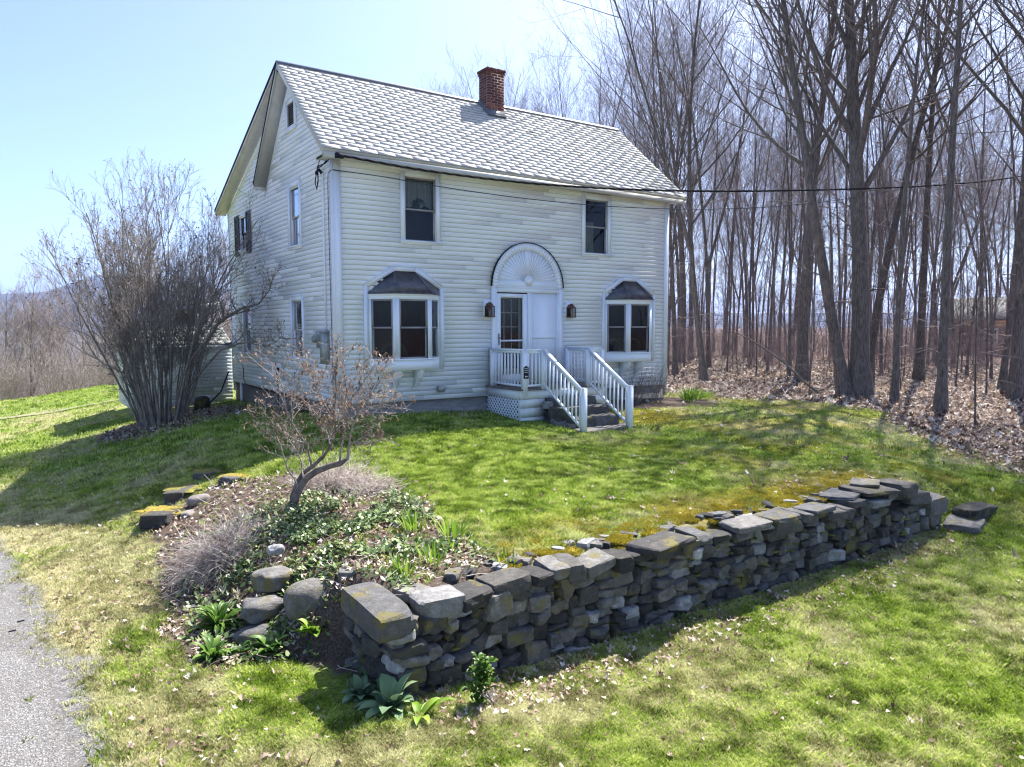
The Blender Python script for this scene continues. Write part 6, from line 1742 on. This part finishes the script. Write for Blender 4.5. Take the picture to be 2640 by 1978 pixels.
while cnt < 138 and tries < 60000:
    tries += 1
    a = R(rnd.uniform(44, 70.5)); d = rnd.uniform(32, 92)
    x, y = CAM[0]+math.sin(a)*d, CAM[1]+math.cos(a)*d
    if float(m_litter(x, y)) < .9: continue
    if d < 36 and y > 8: continue
    md = 1.2 if d < 45 else 1.6
    if any((x-p)**2+(y-q)**2 < md**2 for p, q in occupied): continue
    if 53 < x < 66 and -4 < y < 16: continue
    occupied.append((x, y)); cnt += 1
    if d < 44 and sum(1 for q_ in occupied if math.hypot(q_[0]-CAM[0], q_[1]-CAM[1]) < 44) > 30: occupied.pop(); cnt -= 1; continue
    band = 0 if d < 44 else 1 if d < 62 else 2
    place(rnd.choice(kinds if d > 44 else ['d', 'f', 'd', 'e']), x, y, rnd.uniform(0, 6.28), rnd.uniform(.85, 1.15), LAB[band], ['front rank trees of the wood', 'mid wood trees', 'far wood trees'][band], 'bare_tree', rnd.choice(['twig', 'twigpink']), 'bark')
ORD = 'first second third fourth fifth sixth seventh eighth ninth tenth eleventh twelfth thirteenth fourteenth fifteenth sixteenth seventeenth eighteenth nineteenth twentieth'.split()
fr = sorted([o for o in bpy.data.objects if o.get('group') == 'front rank trees of the wood'], key=lambda o: math.atan2(o.location.x-CAM[0], o.location.y-CAM[1]))
for i, o in enumerate(fr[:20]): o['label'] = '%s front-rank bare tree of the wood, counting rightwards from the house corner' % ORD[i]
for i, o in enumerate(fr[20:][::-1][:20]): o['label'] = '%s front-rank bare tree of the wood, counting leftwards from the right margin' % ORD[i]
# treetops above the roof
cnt = 0
while cnt < 44:
    t = cnt/34
    a = R(rnd.uniform(26, 46) if cnt > 18 else rnd.uniform(22.6, 33)); d = rnd.uniform(48, 76) if cnt > 18 else rnd.uniform(60, 84)
    x, y = CAM[0]+math.sin(a)*d, CAM[1]+math.cos(a)*d
    if any((x-p)**2+(y-q)**2 < 6 for p, q in occupied): continue
    occupied.append((x, y)); cnt += 1
    w = sstep(22, 36, math.degrees(a))
    place(rnd.choice(kinds), x, y, rnd.uniform(0, 6.28), (.80+.30*float(w))*rnd.uniform(.9, 1.1)+ (d-48)*.007, LAB[3], 'treetops behind the house', 'bare_tree', 'twigpink', 'bark')
# undergrowth saplings
cnt = 0
while cnt < 84:
    a = R(rnd.uniform(45, 70)); d = rnd.uniform(30, 70)
    x, y = CAM[0]+math.sin(a)*d, CAM[1]+math.cos(a)*d
    if float(m_litter(x, y)) < .9 or any((x-p)**2+(y-q)**2 < .5 for p, q in occupied[:40]): continue
    if 53 < x < 66 and -4 < y < 16: continue
    cnt += 1
    place(rnd.choice('sst'), x, y, rnd.uniform(0, 6.28), rnd.uniform(.8, 1.3), 'thin leafless sapling in the understorey of the wood', 'saplings in the wood', 'sapling', 'twigpink', 'bark')
# fallen limb leaning by the trees
mb = MB(); mb.tube([(17.6, 4.4, 1.55), (17.65, 3.6, 1.42), (17.6, 2.8, 1.1), (17.5, 2.0, .72), (17.4, 1.2, .3), (17.3, .5, -.2), (17.2, -.3, G(17.2, -.3))], [.012, .02, .028, .034, .038, .04, .04], 6); o = mb.obj('fallen_branch', M['bark'], smooth=True); tag(o, 'long fallen branch slanting down to the litter near the house corner', 'branch')

# low brown house glimpsed through the trunks
bh = empty('brown_house', (60, 5, -.6), 'low brown wooden house glimpsed through the trees at the right', 'house')
M['brownwood'] = simple('brown_boards', (.10, .05, .035), (.18, .09, .06), 4, .9, stretch=(1, 1, 8))
mb = MB(); mb.box(58, 64, -3, 15, -1, 2.1); mb.obj('wall', M['brownwood'], bh)
mb = MB(); mb.hexa([(57.4, -3.6, 2.1), (61, -3.6, 3.9), (61, 15.6, 3.9), (57.4, 15.6, 2.1), (57.4, -3.6, 2.25), (61, -3.6, 4.05), (61, 15.6, 4.05), (57.4, 15.6, 2.25)]); mb.hexa([(64.6, -3.6, 2.1), (61, -3.6, 3.9), (61, 15.6, 3.9), (64.6, 15.6, 2.1), (64.6, -3.6, 2.25), (61, -3.6, 4.05), (61, 15.6, 4.05), (64.6, 15.6, 2.25)]); mb.obj('roof', M['slate'], bh)
for y in (-1, 2.5, 7, 11):
    w = MB(); w.box(57.93, 58.0, y, y+1.3, .3, 1.5); wo = w.obj('window', M['trim'], bh)
    w = MB(); w.box(57.9, 57.93, y+.12, y+1.18, .42, 1.38); w.obj('pane', M['dark'], wo)

# ------------------------------------------------------------------ trees beyond the meadow on the left
PROTO['v1'] = forest_tree(51, 10.5, .11, .22, (0, 0), 22, .36, 0, (6, 5, 3), .006, True, .07)
PROTO['v2'] = forest_tree(52, 9.5, .10, .25, (.08, 0), 20, .38, 0, (6, 5, 3), .006, True, .09)
VG = 'bare trees beyond the meadow'
VT = [(-3.1, 42, 'v1', 1.0, 'bare tree beyond the meadow with a broad reddish crown, left of the tall shrub'), (-2.0, 44, 'v2', 1.05, 'bare tree beyond the meadow immediately right of the broad reddish crown'), (-.6, 43, 'v1', 1.0, 'bare tree beyond the meadow half covered by the tall shrub'), (.9, 46, 'v2', 1.15, None), (2.5, 44, 'v1', 1.1, None), (4.2, 46, 'v2', 1.1, None), (-4.6, 52, 'v2', .9, 'smaller bare tree beyond the meadow near the left margin'), (-6.6, 41, 'v1', .78, 'dark bare tree cut off by the left margin beyond the meadow'), (-.2, 52, 'v2', 1.1, None), (6.5, 47, 'v1', 1.2, None), (8.5, 50, 'v2', 1.2, None), (3.3, 54, 'v1', 1.2, None), (10.5, 52, 'v1', 1.2, None)]
for i, (adeg, d, k, sc, lb) in enumerate(VT):
    a = R(adeg+1.5); d = d+4; sc = sc*.84; x, y = CAM[0]+math.sin(a)*d, CAM[1]+math.cos(a)*d
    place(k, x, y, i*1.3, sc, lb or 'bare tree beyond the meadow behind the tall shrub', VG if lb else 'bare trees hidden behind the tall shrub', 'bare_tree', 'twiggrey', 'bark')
# brush on the slope (stuff) and the wooded valley (stuff)
def brush(name, n, dmin, dmax, a0, a1, h, r, label, mat, seed, lv=3, nst=7):
    rg = np.random.default_rng(seed); a = np.radians(a0+(a1-a0)*rg.random(n)); d = dmin*(dmax/dmin)**rg.random(n)
    x = CAM[0]+np.sin(a)*d; y = CAM[1]+np.cos(a)*d; z = ground(x, y)
    k = nst; X = np.repeat(np.c_[x, y, z-.1], k, 0); aa = rg.random(n*k)*6.28; t = rg.random(n*k)*.6
    hh = np.repeat(h*(.6+.8*rg.random(n)), k)*(.6+.5*rg.random(n*k)); rr = np.repeat(r*(d/dmin)**.8, k)
    A, ra = grow(X, np.c_[np.cos(aa)*t, np.sin(aa)*t, np.ones(n*k)], hh, rr, 5, .2, .3, .4, rg)
    S, D, L, R_ = sprout(A, ra, 6, .15, 1, 25, 60, lambda t, Lp: Lp*.45, .6, r*.5, rg)
    R_ = R_*1.0; B_, rb = grow(S, D, L, R_, 4, .4, .3, .5, rg)
    P_ = [tubes(A, ra, 3), tubes(B_, rb, 3)]
    if lv > 2:
        S, D, L, R_ = sprout(B_, rb, 4, .2, 1, 25, 60, lambda t, Lp: Lp*.5, .7, r*.45, rg)
        C_, rc = grow(S, D, L, R_, 3, .3, .3, .6, rg); P_.append(tubes(C_, rc, 3))
    o = mesh_obj(name, *join_arr(P_), M[mat]); tag(o, label, 'brush', kind='stuff')
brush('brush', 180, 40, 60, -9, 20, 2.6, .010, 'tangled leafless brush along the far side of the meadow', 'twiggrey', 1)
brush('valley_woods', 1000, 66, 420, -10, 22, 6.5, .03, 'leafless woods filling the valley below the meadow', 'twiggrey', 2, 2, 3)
brush('understorey', 520, 34, 95, 44, 70, 2.2, .006, 'thin leafless understorey among the trunks of the wood', 'twigpink', 3, 2, 4)

# ------------------------------------------------------------------ hills
def hill(name, d0, prof, depth, c1, c2, seed):
    """ridge running across the view at distance d0; prof: (azimuth deg, height) pairs"""
    az = np.linspace(-30, 80, 260); hh = np.interp(az, [p[0] for p in prof], [p[1] for p in prof])
    hh = hh*(1+.07*(fbm(az, az*0, 3.0, 4, seed)-.5)) + 6*(fbm(az, az*0+3, .6, 3, seed)-.5)
    V = []; n = len(az); K = 14
    for j in range(K):
        t = j/(K-1); d = d0-depth+2*depth*t; s = math.sin(math.pi*t)**.9
        for i in range(n):
            a = math.radians(az[i]); x, y = CAM[0]+math.sin(a)*d, CAM[1]+math.cos(a)*d
            V.append((x, y, -45+(hh[i]+45)*s*(1+.12*(fbm(x, y, 400, 3, seed)-.5) if 0 < j < K-1 else 1)))
    I = np.arange(K*n).reshape(K, n); Qd = np.stack([I[:-1, :-1], I[:-1, 1:], I[1:, 1:], I[1:, :-1]], -1).reshape(-1, 4)
    m = simple(name+'_woods', c1, c2, .03, .95)
    tag(mesh_obj(name, V, Qd, m, smooth=True), kind='structure')
hill('hills', 3000, [(-30, 120), (-8, 95), (-1.5, 108), (2, 128), (5, 190), (8, 186), (12, 150), (18, 120), (30, 60), (80, 40)], 900, (.03, .034, .034), (.05, .048, .045), 3)
hill('low_hills', 1500, [(-30, 25), (-6, 10), (0, 4), (4, -6), (8, -4), (14, 0), (30, 0), (80, 0)], 400, (.06, .055, .045), (.10, .085, .07), 6)

# ------------------------------------------------------------------ air
hz = MB(); hz.box(-5600, 5700, -700, 6400, -60, 260)
hm, nd, lk, b = newmat('haze'); nd.remove(b)
pv = nd.new('ShaderNodeVolumePrincipled'); pv.inputs['Color'].default_value = (.34, .50, 1, 1); pv.inputs['Density'].default_value = .00017; pv.inputs['Anisotropy'].default_value = .2
lk.new(pv.outputs[0], nd['Material Output'].inputs['Volume'])
ho = hz.obj('haze', hm); tag(ho, 'thin blue haze in the air', 'haze', kind='stuff')
